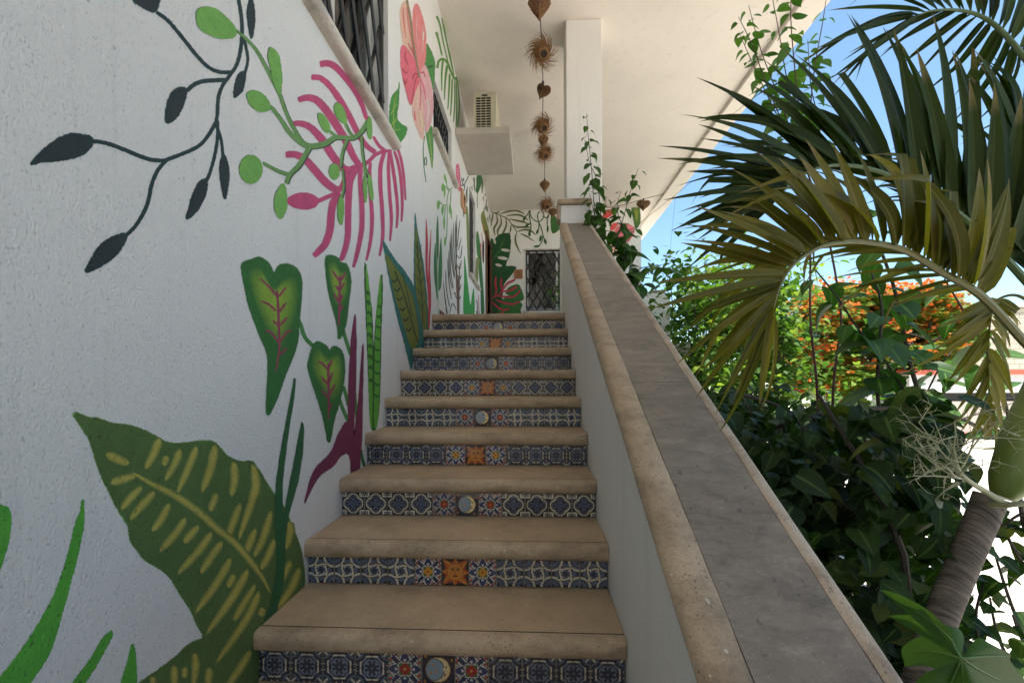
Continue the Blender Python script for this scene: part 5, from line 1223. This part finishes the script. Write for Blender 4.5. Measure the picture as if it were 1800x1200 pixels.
# ------------------------------------------------------------------ broad-leaved climber standing above the hedge
rg = random.Random(11)
cl = thing('broadleaf_climber', (2.0, 2.7, 0), 'tall broad-leaved climber with dark stems in front of the flame tree', 'climber')
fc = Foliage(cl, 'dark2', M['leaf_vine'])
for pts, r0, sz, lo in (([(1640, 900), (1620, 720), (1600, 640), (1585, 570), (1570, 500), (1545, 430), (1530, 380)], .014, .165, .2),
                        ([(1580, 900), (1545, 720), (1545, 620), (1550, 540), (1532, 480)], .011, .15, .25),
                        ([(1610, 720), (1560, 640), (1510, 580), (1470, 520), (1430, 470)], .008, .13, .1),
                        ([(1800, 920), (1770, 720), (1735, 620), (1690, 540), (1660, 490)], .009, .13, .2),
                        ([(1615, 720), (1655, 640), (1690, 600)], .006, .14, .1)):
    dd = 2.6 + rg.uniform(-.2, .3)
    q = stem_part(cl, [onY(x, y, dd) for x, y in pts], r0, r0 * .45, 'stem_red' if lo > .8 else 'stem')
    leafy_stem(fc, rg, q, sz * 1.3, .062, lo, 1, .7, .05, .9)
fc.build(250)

# ------------------------------------------------------------------ slender shoots reaching up against the eave
rg = random.Random(17)
sh = thing('tall_vine_shoots', onY(1400, 800, 2.75), 'thin bright vine shoots reaching up in front of the eave edge', 'vine')
fs_ = Foliage(sh, 'mid2', M['leaf_mid'])
trunkA = [(1440, 900), (1437, 700), (1430, 620), (1424, 550), (1424, 420), (1414, 300)]
trunkB = [(1460, 900), (1464, 700), (1470, 630), (1478, 550), (1452, 400), (1418, 300)]
for pts in (trunkA, trunkB): stem_part(sh, [onY(x, y, 2.75) for x, y in pts], .0085, .005, 'stem_red')
for pts in ([(1414, 300), (1372, 180), (1338, 90), (1316, 10)], [(1416, 300), (1385, 150), (1368, 50), (1352, -30)], [(1412, 300), (1356, 170), (1322, 80), (1298, 30)], [(1418, 300), (1428, 150), (1446, 40), (1452, 0)], [(1416, 300), (1400, 150), (1390, 30), (1394, -60)], [(1420, 300), (1440, 230), (1425, 150), (1420, 70)], [(1414, 300), (1345, 160), (1300, 60)]):
    dd = 2.75 + rg.uniform(-.15, .15)
    q = stem_part(sh, [onY(x, y, 2.75 + (dd - 2.75) * min(1, k_)) for k_, (x, y) in enumerate(pts)], .0045, .0016, 'stem_red')
    leafy_stem(fs_, rg, q, .105, .046, .2, 1, .5, .03, .7)
fs_.build(250)

# ------------------------------------------------------------------ potted shrub on the gallery, in front of its window
rg = random.Random(31)
ps = thing('gallery_plant', (.55, 6.2, FLOOR), 'small leafy plant on the gallery in front of the lattice window', 'plant')
fp = Foliage(ps, 'mid3', M['leaf_mid'])
m = MB(); n = 20; vs = []
for z, r_ in ((0, .10), (.02, .115), (.24, .14), (.26, .155), (.29, .155), (.29, .13), (.25, .125)):
    vs += [(.52 + r_ * math.cos(2 * math.pi * k / n), 6.3 + r_ * math.sin(2 * math.pi * k / n), FLOOR + z) for k in range(n)]
m.add(vs, [(i * n + k, i * n + (k + 1) % n, (i + 1) * n + (k + 1) % n, (i + 1) * n + k) for i in range(6) for k in range(n)] + [tuple(range(n - 1, -1, -1)), tuple(6 * n + k for k in range(n))])
m.build('pot', M['plaque'], ps, smooth=True)
for x, y in ((962, 505), (968, 515), (975, 480), (982, 465), (978, 520), (990, 470), (985, 500)):
    e_ = onY(x, y, 6.3); q = stem_part(ps, [(.52, 6.3, FLOOR + .2), (.5, 6.3, FLOOR + .35), e_], .006, .002)
    leafy_stem(fp, rg, q, .075, .04, .3, 1, .8, .02, .4)
fp.build(120)

# ------------------------------------------------------------------ palm
PD = 1.35
palm = thing('palm_tree', (onY(1580, 1300, PD).x, PD, 0), 'leaning palm with ringed grey trunk, green crownshaft and arching fronds', 'palm tree')
def tube_along(name, pts, rad, mat, parent, n=28, ringj=0.0, seed=0):
    q = catmull([tuple(p) for p in pts], False, 14); m = MB(); N = len(q)
    rr = np.interp(np.linspace(0, len(rad) - 1, N), range(len(rad)), rad)
    rr = [r_ * (1 + ringj * mnoise.noise((i * .9, seed, 0))) for i, r_ in enumerate(rr)]
    m.tube(q, rr, n)
    o = m.build(name, M[mat], parent, smooth=True)
    at = o.data.attributes.new('along', 'FLOAT', 'POINT'); L = 0; al = []
    for i in range(N):
        if i: L += float(np.linalg.norm(np.array(q[i]) - np.array(q[i - 1])))
        al += [L + .02 * math.sin(2 * math.pi * k / n + i * .05) for k in range(n)]
    at.data.foreach_set('value', al); return o
base = onY(1575, 1400, PD); base.z = 0
tube_along('trunk', [base, onY(1592, 1330, PD), onY(1622, 1180, PD), onY(1658, 1075, PD), onY(1706, 960, PD), onY(1742, 872, PD)], [.056, .048, .042, .039, .0375, .040], 'trunk', palm, 36, .018)
CR = onY(1895, 540, PD + .05)
tube_along('crownshaft', [onY(1762, 874, PD), onY(1778, 840, PD), onY(1806, 760, PD + .01), onY(1843, 670, PD + .03), CR], [.026, .050, .055, .047, .036], 'crownshaft', palm, 32)
# flower stalk with its pale branching
inf = bpy.data.objects.new('inflorescence', None); link(inf, palm); inf['label'] = 'pale branching flower stalk below the crownshaft'
rg = random.Random(41)
IB = onY(1730, 862, PD - .10)
def branch(m, p, d, L, r, depth):
    pts = [p]; dd = d.normalized()
    nseg = 4
    for s_ in range(nseg):
        dd = (dd + Vector((rg.uniform(-.16, .16), rg.uniform(-.16, .16), rg.uniform(-.14, .14)))).normalized(); pts.append(pts[-1] + dd * L / nseg)
    m.tube(pts, [r * (1 - .14 * i) for i in range(nseg + 1)], 5 if depth < 2 else 3)
    if depth >= 3: return
    nb = (4, 4, 3)[depth]
    for k in range(nb):
        t_ = (k + 1) / nb; i = min(nseg, max(1, int(round(t_ * nseg))))
        side = Vector((rg.uniform(-1, 1), rg.uniform(-1, .8), rg.uniform(-1, 1)))
        side = (side - dd * side.dot(dd)).normalized()
        branch(m, pts[i], dd * .55 + side * .85, L * rg.uniform(.36, .52), r * .58, depth + 1)
for tx, ty, L in ((1615, 740, .20), (1570, 780, .20), (1600, 835, .20), (1660, 720, .18), (1690, 770, .15), (1720, 735, .15), (1650, 860, .15)):
    st = onY(1690, 835, PD - .16) + Vector((rg.uniform(-.01, .01), rg.uniform(-.02, .02), rg.uniform(-.01, .01)))
    m = MB(); tgt = onY(tx, ty, PD - .22 + rg.uniform(-.08, .08)); branch(m, st, tgt - st, (tgt - st).length * .95, .0032, 0)
    m.build('flower_branch', M['branch_pale'], inf, smooth=True)
m = MB(); m.tube([onY(1765, 885, PD - .10), IB, onY(1710, 850, PD - .14), onY(1690, 835, PD - .16), onY(1675, 805, PD - .17)], [.011, .008, .0068, .006, .0045], 8); m.build('stalk', M['branch_pale'], inf, smooth=True)
m = MB(); m.tube([onY(1735, 885, PD - .09), onY(1765, 888, PD - .11), onY(1800, 884, PD - .11), onY(1850, 880, PD - .06)], .008, 8); m.build('stalk', M['rachis'], inf, smooth=True)
# leaflets
def leaflet_mesh(name, mat, bend, twist, kink=0, n=11, w=.5):
    vs = []; fs = []
    for i in range(n):
        t_ = i / (n - 1)
        ww = w * min(1, (t_ / .16) ** .7 + .12) * (1 - max(0, (t_ - .35) / .65) ** 1.5)
        if t_ > .995: ww = 0.0
        ang = twist * max(0, t_ - .55) ** 1.3
        z = -bend * t_ ** 2.4; y = t_ - .25 * bend * t_ ** 3
        if kink and t_ > kink: z -= (t_ - kink) * .95; y -= (t_ - kink) * .75
        ca, sa = math.cos(ang), math.sin(ang); up = .45 * ww
        for sx, zz in ((-ww, up), (0, 0), (ww, up)): vs.append((sx * ca - zz * sa, y, z + (sx * sa + zz * ca) * .11))
    for i in range(n - 1):
        a = 3 * i; fs += [(a, a + 1, a + 4, a + 3), (a + 1, a + 2, a + 5, a + 4)]
    me = bpy.data.meshes.new(name); me.from_pydata(vs, [], fs); me.materials.append(mat)
    me.polygons.foreach_set('use_smooth', [True] * len(me.polygons))
    at = me.attributes.new('across', 'FLOAT', 'POINT'); at.data.foreach_set('value', [(-1.0, 0.0, 1.0)[i % 3] for i in range(len(vs))])
    at = me.attributes.new('tipness', 'FLOAT', 'POINT'); at.data.foreach_set('value', [(i // 3) / (n - 1) for i in range(len(vs))]); me.update(); return me
LFT = {k: [leaflet_mesh('leaflet', M[k], b, t_, kk) for b, t_, kk in ((.08, .4, 0), (.16, -1.6, 0), (.40, 3.4, 0), (.12, 1.8, .72), (.55, -3.0, 0), (.06, .8, .62))] for k in ('palm', 'palm_lit')}
def frond(label, pts, r0, mat, rmat, rows, seed, jit=6):
    """pts: (px, py, depth) along the midrib; rows: lists of (t, image angle deg, px length, depth lean, px width)"""
    rg = random.Random(seed)
    q = [Vector(p) for p in catmull([tuple(onY(x, y, d)) for x, y, d in pts], False, 8)]
    q2 = catmull([(x, y, d) for x, y, d in pts], False, 8)
    m = MB(); N = len(q); m.tube(q, [r0 * (1 - .82 * i / (N - 1)) for i in range(N)], 7)
    fr = m.build('frond', M[rmat], palm, smooth=True); fr['label'] = label
    for cps, cnt, side in rows:
        for i in range(cnt):
            t_ = cps[0][0] + (cps[-1][0] - cps[0][0]) * ((i + .5 * rg.random()) / max(1, cnt - 1)) ** 1.15
            t_ = min(.999, t_)
            ang = np.interp(t_, [c[0] for c in cps], [c[1] for c in cps]) + rg.uniform(-jit, jit)
            L = np.interp(t_, [c[0] for c in cps], [c[2] for c in cps]) * rg.uniform(.82, 1.12)
            lean = np.interp(t_, [c[0] for c in cps], [c[3] for c in cps]) + rg.uniform(-.12, .12)
            wd = np.interp(t_, [c[0] for c in cps], [c[4] for c in cps]) * rg.uniform(.8, 1.15)
            f_ = t_ * (N - 1); k = min(N - 2, int(f_)); p = q[k] + (q[k + 1] - q[k]) * (f_ - k)
            sx, sy, sd_ = q2[k]
            tip = onY(sx + L * math.cos(R(ang)), sy - L * math.sin(R(ang)), sd_ + lean)
            v = tip - q[k]; ln = v.length
            lw = wd * sd_ / F
            up = Vector((rg.uniform(-.5, .5), -1, rg.uniform(.1, .8)))
            Mx = frame(p, v, up, ln, lw / ln)
            inst('leaflet', LFT[mat][rg.choice((0, 0, 0, 1, 1, 2, 3, 4, 5) if mat == 'palm_lit' else (0, 0, 0, 0, 1, 1, 2, 3))], fr, Mx)
    return fr
# lower frond, arching to the left; its yellow light is in the leaflet colour
frond('lower frond arching left, yellow light put into its colour', [(1895, 700, 1.38), (1800, 600, 1.33), (1725, 520, 1.28), (1650, 475, 1.24), (1590, 440, 1.2), (1520, 425, 1.16), (1460, 428, 1.12), (1420, 445, 1.1), (1390, 470, 1.08), (1370, 505, 1.06), (1358, 545, 1.05)], .013, 'palm_lit', 'rachis',
      [([(.20, 64, 230, -.10, 28), (.35, 86, 235, -.10, 30), (.5, 104, 220, -.10, 29), (.62, 124, 190, -.10, 25), (.72, 144, 195, -.08, 22), (.82, 170, 210, -.06, 19), (.9, 208, 240, -.05, 16), (1, 258, 240, -.04, 12)], 54, 1),
       ([(.22, 192, 170, .35, 14), (.45, 178, 190, .4, 13), (.65, 193, 215, .3, 14), (.85, 224, 245, .14, 14), (1, 266, 225, .05, 11)], 32, -1)], 51, 9)
# dark frond behind it, leaflets standing up
frond('dark frond standing behind the yellow one', [(1900, 600, 1.5), (1800, 490, 1.5), (1740, 425, 1.5), (1680, 372, 1.5), (1610, 328, 1.48), (1540, 300, 1.46), (1480, 290, 1.44), (1430, 298, 1.42), (1395, 318, 1.41), (1365, 350, 1.4)], .013, 'palm', 'rachis_green',
      [([(.15, 76, 320, -.05, 24), (.3, 88, 340, 0, 24), (.45, 102, 325, 0, 25), (.6, 124, 285, 0, 23), (.75, 144, 255, 0, 20), (.9, 168, 220, 0, 16), (1, 200, 190, 0, 14)], 48, 1),
       ([(.2, 140, 230, .2, 24), (.45, 158, 250, .25, 22), (.7, 176, 240, .15, 18), (.9, 198, 215, .1, 15), (1, 222, 190, .0, 12)], 32, -1)], 52, 9)
# frond crossing the upper right corner
frond('green frond crossing the upper right corner', [(1930, 330, 1.55), (1850, 170, 1.55), (1795, 95, 1.55), (1755, 50, 1.55), (1720, 27, 1.55), (1680, 18, 1.55), (1635, 20, 1.55), (1605, 32, 1.55)], .011, 'palm', 'rachis_green',
      [([(.25, 60, 220, 0, 16), (.55, 95, 210, 0, 14), (.75, 140, 200, 0, 13), (.9, 172, 190, 0, 11), (1, 196, 180, 0, 9)], 22, 1),
       ([(.3, 265, 120, .2, 14), (.6, 215, 150, .2, 12), (.8, 205, 180, .1, 11), (1, 215, 170, 0, 8)], 18, -1)], 53)
# short frond hanging on the right
frond('short frond hanging in front of the far building', [(1850, 560, 1.9), (1790, 520, 1.95), (1750, 530, 2.0), (1741, 560, 2.0), (1737, 629, 2.0), (1740, 715, 2.0)], .008, 'palm_lit', 'rachis',
      [([(.35, 200, 80, 0, 13), (.6, 222, 110, 0, 13), (.8, 245, 120, 0, 12), (1, 262, 110, 0, 10)], 17, 1),
       ([(.35, -30, 70, 0, 13), (.6, -50, 90, 0, 13), (.8, -65, 110, 0, 12), (1, -80, 110, 0, 10)], 15, -1)], 54, 4)
# frond rising on the right edge
frond('frond rising along the right edge', [(1905, 620, 1.45), (1850, 500, 1.5), (1810, 400, 1.55), (1790, 300, 1.6), (1785, 220, 1.62)], .012, 'palm', 'rachis_green',
      [([(.2, 128, 190, 0, 26), (.5, 118, 200, 0, 26), (.8, 106, 190, 0, 22), (1, 98, 160, 0, 16)], 16, 1), ([(.2, 40, 180, 0, 26), (.6, 55, 200, 0, 26), (1, 80, 170, 0, 16)], 12, -1)], 55)

# ------------------------------------------------------------------ large lobed leaf in the corner
ph = thing('lobed_leaf_plant', onY(1700, 1300, 1.02), 'large lobed philodendron leaf in the lower right corner', 'plant')
ph.location.z = 0; ORG[ph.name] = Vector(ph.location)
Z8 = lambda p: zm(1480, 960, 5, p)
cen = (1052, 985)
half1 = [(1062, 960), (1066, 880), (1072, 795), (1030, 722), (960, 700), (890, 680), (820, 610), (740, 545), (640, 488), (520, 428), (420, 393), (333, 382), (400, 415), (470, 470), (550, 515), (640, 545), (720, 552), (735, 590), (700, 625), (620, 605), (520, 598), (410, 612), (500, 632), (600, 660), (700, 720), (780, 762), (690, 788), (600, 830), (530, 890), (525, 950), (545, 1000), (562, 1056), (650, 1030), (760, 1052), (850, 1092), (940, 1150)]
half2 = [(940, 1150), (860, 1120), (770, 1095), (700, 1140), (630, 1215), (600, 1290), (700, 1330), (820, 1380), (900, 1480), (1000, 1420), (1100, 1500), (1200, 1420), (1320, 1380), (1400, 1330), (1520, 1290), (1620, 1200), (1560, 1110), (1480, 1010), (1478, 942), (1380, 892), (1285, 842), (1212, 800), (1150, 838), (1122, 900), (1130, 955)]
def leaf_sheet(name, outline, base_d, seed):
    q = catmull(Z8(outline), True, 3); c = np.array(Z8([cen])[0])
    m = MB(); n = len(q); rings = 6
    for r_ in range(1, rings + 1):
        for p in q:
            s_ = r_ / rings; pp = c + (p - c) * s_; rel = (pp - c) / 100
            dd = base_d + .10 * math.hypot(*rel) ** 1.4 * .5 + .018 * math.sin(4 * math.atan2(rel[1], rel[0]) + seed) * math.hypot(*rel) - .05 * rel[1]
            m.v.append(tuple(onY(pp[0], pp[1], dd)))
    m.v.append(tuple(onY(c[0], c[1], base_d)))
    for r_ in range(rings - 1):
        m.f += [(r_ * n + i, r_ * n + (i + 1) % n, (r_ + 1) * n + (i + 1) % n, (r_ + 1) * n + i) for i in range(n)]
    ci = len(m.v) - 1; m.f += [(ci, i, (i + 1) % n) for i in range(n)]
    return m
phm = simple('lobed_leaf', (.038, .10, .013), .55, spec=.2, var=.35, scale=18)
nt = phm.node_tree; tr = nd(nt, 'ShaderNodeBsdfTranslucent'); tr.inputs[0].default_value = (.20, .40, .02, 1); mx = nd(nt, 'ShaderNodeMixShader'); mx.inputs[0].default_value = .18
nt.links.new(nt.nodes['Principled BSDF'].outputs[0], mx.inputs[1]); nt.links.new(tr.outputs[0], mx.inputs[2]); nt.links.new(mx.outputs[0], nt.nodes['Material Output'].inputs[0])
leaf_sheet('leaf', half1 + half2[1:], 1.0, 0).build('leaf', phm, ph, smooth=True)
c3 = lambda x, y, d: onY(1480 + x / 5, 960 + y / 5, d)
for pts in ([(1052, 985), (1000, 900), (960, 820), (880, 740), (760, 640), (560, 500)], [(1052, 985), (930, 950), (780, 920), (620, 930)], [(1052, 985), (1010, 1080), (960, 1200)], [(1060, 985), (1180, 970), (1330, 960), (1470, 960)], [(1055, 985), (1060, 1100), (1070, 1250)], [(1060, 985), (1200, 1080), (1400, 1180)]):
    m = MB(); 
    def dep(x, y):
        rel = ((x - cen[0]) / 500, (y - cen[1]) / 500); h_ = math.hypot(*rel); return 1.0 + .05 * h_ ** 1.4 + .018 * math.sin(4 * math.atan2(rel[1], rel[0])) * h_ - .05 * rel[1] - .0015
    q = catmull(pts, False, 5); n = len(q); m.tube([c3(p[0], p[1], dep(p[0], p[1])) for p in q], [.0028 * (1 - .75 * i / n) for i in range(n)], 5); m.build('vein', M['vein_green'], ph, smooth=True)
m = MB(); e_ = onY(1750, 1500, 1.15); e_.z = 0; m.tube(catmull([tuple(c3(1052, 985, 1.004)), tuple(onY(1700, 1250, 1.08)), tuple(onY(1730, 1380, 1.14)), tuple(e_)], False, 6), .009, 8); m.build('leaf_stalk', M['rachis'], ph, smooth=True)

# ------------------------------------------------------------------ sunlit shrubs beyond the gallery
def shrub(name, label, px0, px1, top, bot, d0, d1, n, size, mat, key, seed, nobj=150, shape=None, stems=8):
    rg = random.Random(seed)
    b = onY((px0 + px1) / 2, bot, (d0 + d1) / 2)
    t = thing(name, (b.x, b.y, 0), label, 'shrub', 'shrubs beyond the gallery')
    fo = Foliage(t, key, mat)
    tips = []
    for i in range(stems):
        x = rg.uniform(px0, px1); d = rg.uniform(d0, d1); tp = onY(x, top + rg.uniform(0, 90), d)
        bs0 = Vector((b.x + (tp.x - b.x) * .4, d, 0))
        q = stem_part(t, [bs0, bs0 + (tp - bs0) * .5 + Vector((rg.uniform(-.2, .2), 0, 0)), tp], .022, .005)
        tips.append(q)
    c = 0
    while c < n:
        q = tips[rg.randrange(len(tips))]; k = int(len(q) * rg.uniform(.25, .999)); p = q[k]
        o = Vector((rg.gauss(0, .34), rg.gauss(0, .34), rg.gauss(0, .30)))
        p = p + o
        if p.z < .05: continue
        if mnoise.noise((p.x * 1.9, p.y * 1.9, p.z * 1.9)) < -.25: continue
        fo.add(p, rdir(rg, .3), (rg.uniform(-.6, .6), rg.uniform(-.8, .4), 1), size * rg.uniform(.7, 1.25)); c += 1
    fo.build(nobj)
shrub('sunlit_shrub', 'bright green leafy shrub behind the gallery pier', 1170, 1300, 478, 760, 6.6, 8.2, 4600, .11, M['leaf_light'], 'light', 61, stems=12)
shrub('sunlit_shrub', 'bright green shrub seen through the drooping palm tips', 1280, 1385, 470, 760, 7.0, 9.0, 4600, .11, M['leaf_light'], 'light', 62, stems=14)
shrub('sunlit_shrub', 'low dark green shrub below the flame tree', 1420, 1530, 705, 800, 7.5, 9.0, 1500, .11, M['leaf_light'], 'light', 63, 80, stems=8)

# ------------------------------------------------------------------ flame tree
rg = random.Random(71)
fb = onY(1560, 765, 13.5)
ft = thing('flame_tree', (fb.x, fb.y, 0), 'spreading flame tree covered in orange-red flowers', 'tree')
tc_ = Vector((fb.x, fb.y, 0))
limbs = []
def limb(p, d, L, r, depth):
    pts = [p]; dd = d.normalized()
    for s_ in range(4):
        dd = (dd + Vector((rg.uniform(-.2, .2), rg.uniform(-.2, .2), rg.uniform(-.12, .12)))).normalized(); pts.append(pts[-1] + dd * L / 4)
    m = MB(); m.tube(pts, [r * (1 - .1 * i) for i in range(5)], 7); m.build('limb' if depth else 'trunk', M['stem'], ft, smooth=True)
    if depth == 3: limbs.append(pts[-1]); limbs.append(pts[2]); return
    for k in range(3 if depth else 5):
        a = 2 * math.pi * (k + rg.random() * .7) / (3 if depth else 5)
        nd_ = Vector((math.cos(a), math.sin(a), .55 - .18 * depth)) + dd * .5
        limb(pts[-1], nd_, L * (.85 if depth == 0 else .66), r * .6, depth + 1)
limb(tc_, Vector((.05, 0, 1)), 1.5, .17, 0)
fol = MB(); flo = MB()
def quad(mb, p, d, up, l, w):
    d = d.normalized(); x = d.cross(up); 
    if x.length < 1e-3: x = Vector((1, 0, 0))
    x.normalize(); mb.add([p - x * w * .2, p + d * l * .5 - x * w, p + d * l, p + d * l * .5 + x * w], [(0, 1, 2, 3)])
for (cx, cy, rx, ry, n) in ((1440, 580, 70, 75, 70), (1510, 552, 85, 45, 80), (1600, 550, 80, 45, 80), (1655, 570, 48, 55, 45), (1560, 630, 110, 65, 100), (1470, 670, 85, 50, 75), (1640, 640, 50, 40, 36), (1390, 630, 55, 75, 50)):
    for i in range(n):
        a = rg.uniform(0, 6.28); r_ = math.sqrt(rg.random())
        c = onY(cx + rx * r_ * math.cos(a), cy + ry * r_ * math.sin(a), rg.uniform(12.2, 15.0))
        red = rg.random() < (.75 if cy < 620 else .45)
        for j in range(26):           # feathery leaves: a rib with leaflets on each side, lying nearly flat
            an = rg.uniform(0, 6.28); d = Vector((math.cos(an), math.sin(an), rg.uniform(-.45, .1))); p = c + Vector((rg.gauss(0, .2), rg.gauss(0, .2), rg.gauss(0, .09)))
            for k in range(5):
                s_ = p + d * (.065 * k); pr = Vector((-d.y, d.x, 0)); u_ = Vector((rg.uniform(-.4, .4), -.5, 1))
                quad(fol, s_, pr + d * .5, u_, .13, .024); quad(fol, s_, -pr + d * .5, u_, .13, .024)
        if red:
            for j in range(20):
                p = c + Vector((rg.gauss(0, .2), rg.gauss(0, .2), .08 + rg.gauss(0, .09)))
                for k in range(4):
                    quad(flo, p, Vector((rg.uniform(-1, 1), rg.uniform(-1, .4), rg.uniform(-.3, 1))), Vector((rg.uniform(-1, 1), -.6, .8)), .11, .05)
fm = foliage('flame_tree_leaf', (.10, .19, .03), (.22, .33, .06), .4, .55); rm = foliage('flame_flower', (.66, .09, .02), (.80, .27, .07), .3, .6)
o = fol.build('crown', fm, ft); o['kind'] = 'stuff'; o = flo.build('blossom', rm, ft); o['kind'] = 'stuff'

# ------------------------------------------------------------------ street wall, building, post
M['street_wall'] = simple('street_wall_paint', (.40, .34, .29), .85, var=.12, scale=1.5, bs_=.2)
M['white_wall'] = simple('white_street_paint', (.58, .55, .52), .85, var=.08, scale=1.5)
M['red'] = simple('red_band_paint', (.42, .09, .05), .7, var=.2, scale=3)
M['block'] = simple('cream_block', (.50, .43, .33), .9, var=.12, scale=2, bs_=.3)
WD = 12.0
x0 = onY(1608, 690, WD).x
sw = thing('street_wall', (x0 + 6, WD, 0), 'low pale street wall with red coping behind the palm', 'wall')
def zat(y): return onY(1700, y, WD).z
m = MB(); m.box(x0, x0 + 14, WD, WD + .2, zat(760), zat(705)); m.build('lower_panel', M['street_wall'], sw)
m = MB(); m.box(x0, x0 + 14, WD + .06, WD + .2, zat(705) + .002, zat(690)); m.build('shadow_slot', M['dark_room'], sw)  # shade of the gap, put in as a near-black strip
m = MB(); m.box(x0 - .2, x0 + 14, WD - .06, WD + .25, zat(690) + .002, zat(658)); m.build('upper_band', M['white_wall'], sw)
m = MB(); m.box(x0 - .25, x0 + 14.05, WD - .12, WD + .3, zat(658) + .002, zat(650)); m.build('coping', M['red'], sw)
m = MB(); m.box(x0 - .1, x0 + 14, WD - .05, WD + .2, .002, zat(760) - .002); m.build('plinth', M['red'], sw)
bx0 = onY(1688, 600, 18).x; bz = onY(1700, 541, 18).z
bd = thing('block_building', (bx0 + 4, 18, 0), 'cream block building at the right behind the hanging frond', 'building')
m = MB(); m.box(bx0, bx0 + 9, 18.02, 24, 0, bz - .02); m.build('wall', M['block'], bd)
wb = bd.children[0]; bwid, bh = .42, .21
bme = bpy.data.meshes.new('block'); 
e = MB(); e.box(-bwid / 2 + .008, bwid / 2 - .008, -.015, .02, -bh / 2 + .007, bh / 2 - .007)
bme.from_pydata(e.v, [], e.f); bme.materials.append(M['block']); bme.update()
r_ = 0; z = bz - .13
while z > 1.9:
    for k in range(11):
        x = bx0 + bwid * (k + (.5 if r_ % 2 == 0 else 1.0)); inst('block', bme, wb, Matrix.Translation((x, 18.0, z)))
    z -= bh; r_ += 1
m = MB(); m.box(bx0 - .1, bx0 + 9.1, 17.9, 24.1, bz + .0, bz + .12); m.build('roof_slab', M['white_wall'], bd)
pp = onY(1522, 760, 11)
po = thing('white_post', (pp.x, 11, 0), 'short white post standing under the flame tree', 'post')
m = MB(); m.box(pp.x - .09, pp.x + .09, 10.91, 11.09, 0, onY(1522, 690, 11).z); m.build('shaft', M['white_wall'], po, bevel=.01)
m = MB(); m.box(pp.x - .12, pp.x + .12, 10.88, 11.12, onY(1522, 690, 11).z + .002, onY(1522, 690, 11).z + .06); m.build('cap', M['white_wall'], po)
# ------------------------------------------------------------------ power lines
def wire(p0, p1, d0, d1, r, sag, label):
    a, b = onY(*p0, d0), onY(*p1, d1); pts = [a + (b - a) * (i / 14) + Vector((0, 0, -sag * 4 * (i / 14) * (1 - i / 14))) for i in range(15)]
    m = MB(); m.tube(pts, r, 5); o = m.build('power_line', M['cord']); tag(o, label, 'power line', 'overhead power lines')
wire((1100, 560), (1420, 300), 24, 20, .010, .2, 'thin power line rising right from the end of the gallery wall')
wire((1162, 600), (1188, 340), 26, 26, .008, .02, 'nearly vertical thin line in the sky gap beside the gallery wall')
wire((1360, 527), (1900, 355), 22, 20, .014, .3, 'lowest dark power line above the flame tree')
wire((1340, 535), (1900, 405), 22, 20, .008, .3, 'thin power line running just under the lowest dark one')
wire((1430, 470), (1900, 170), 24, 18, .012, .3, 'power line crossing the sky behind the standing palm leaflets')
wire((1500, 300), (1900, 40), 24, 18, .012, .3, 'highest power line in the upper right sky')
wire((1450, 420), (1900, 130), 25, 19, .008, .3, 'thin power line between the highest and the middle one')
wire((1075, 430), (1215, 320), 6.6, 6.3, .003, .01, 'dark cord slanting past the woven heart under the eave')
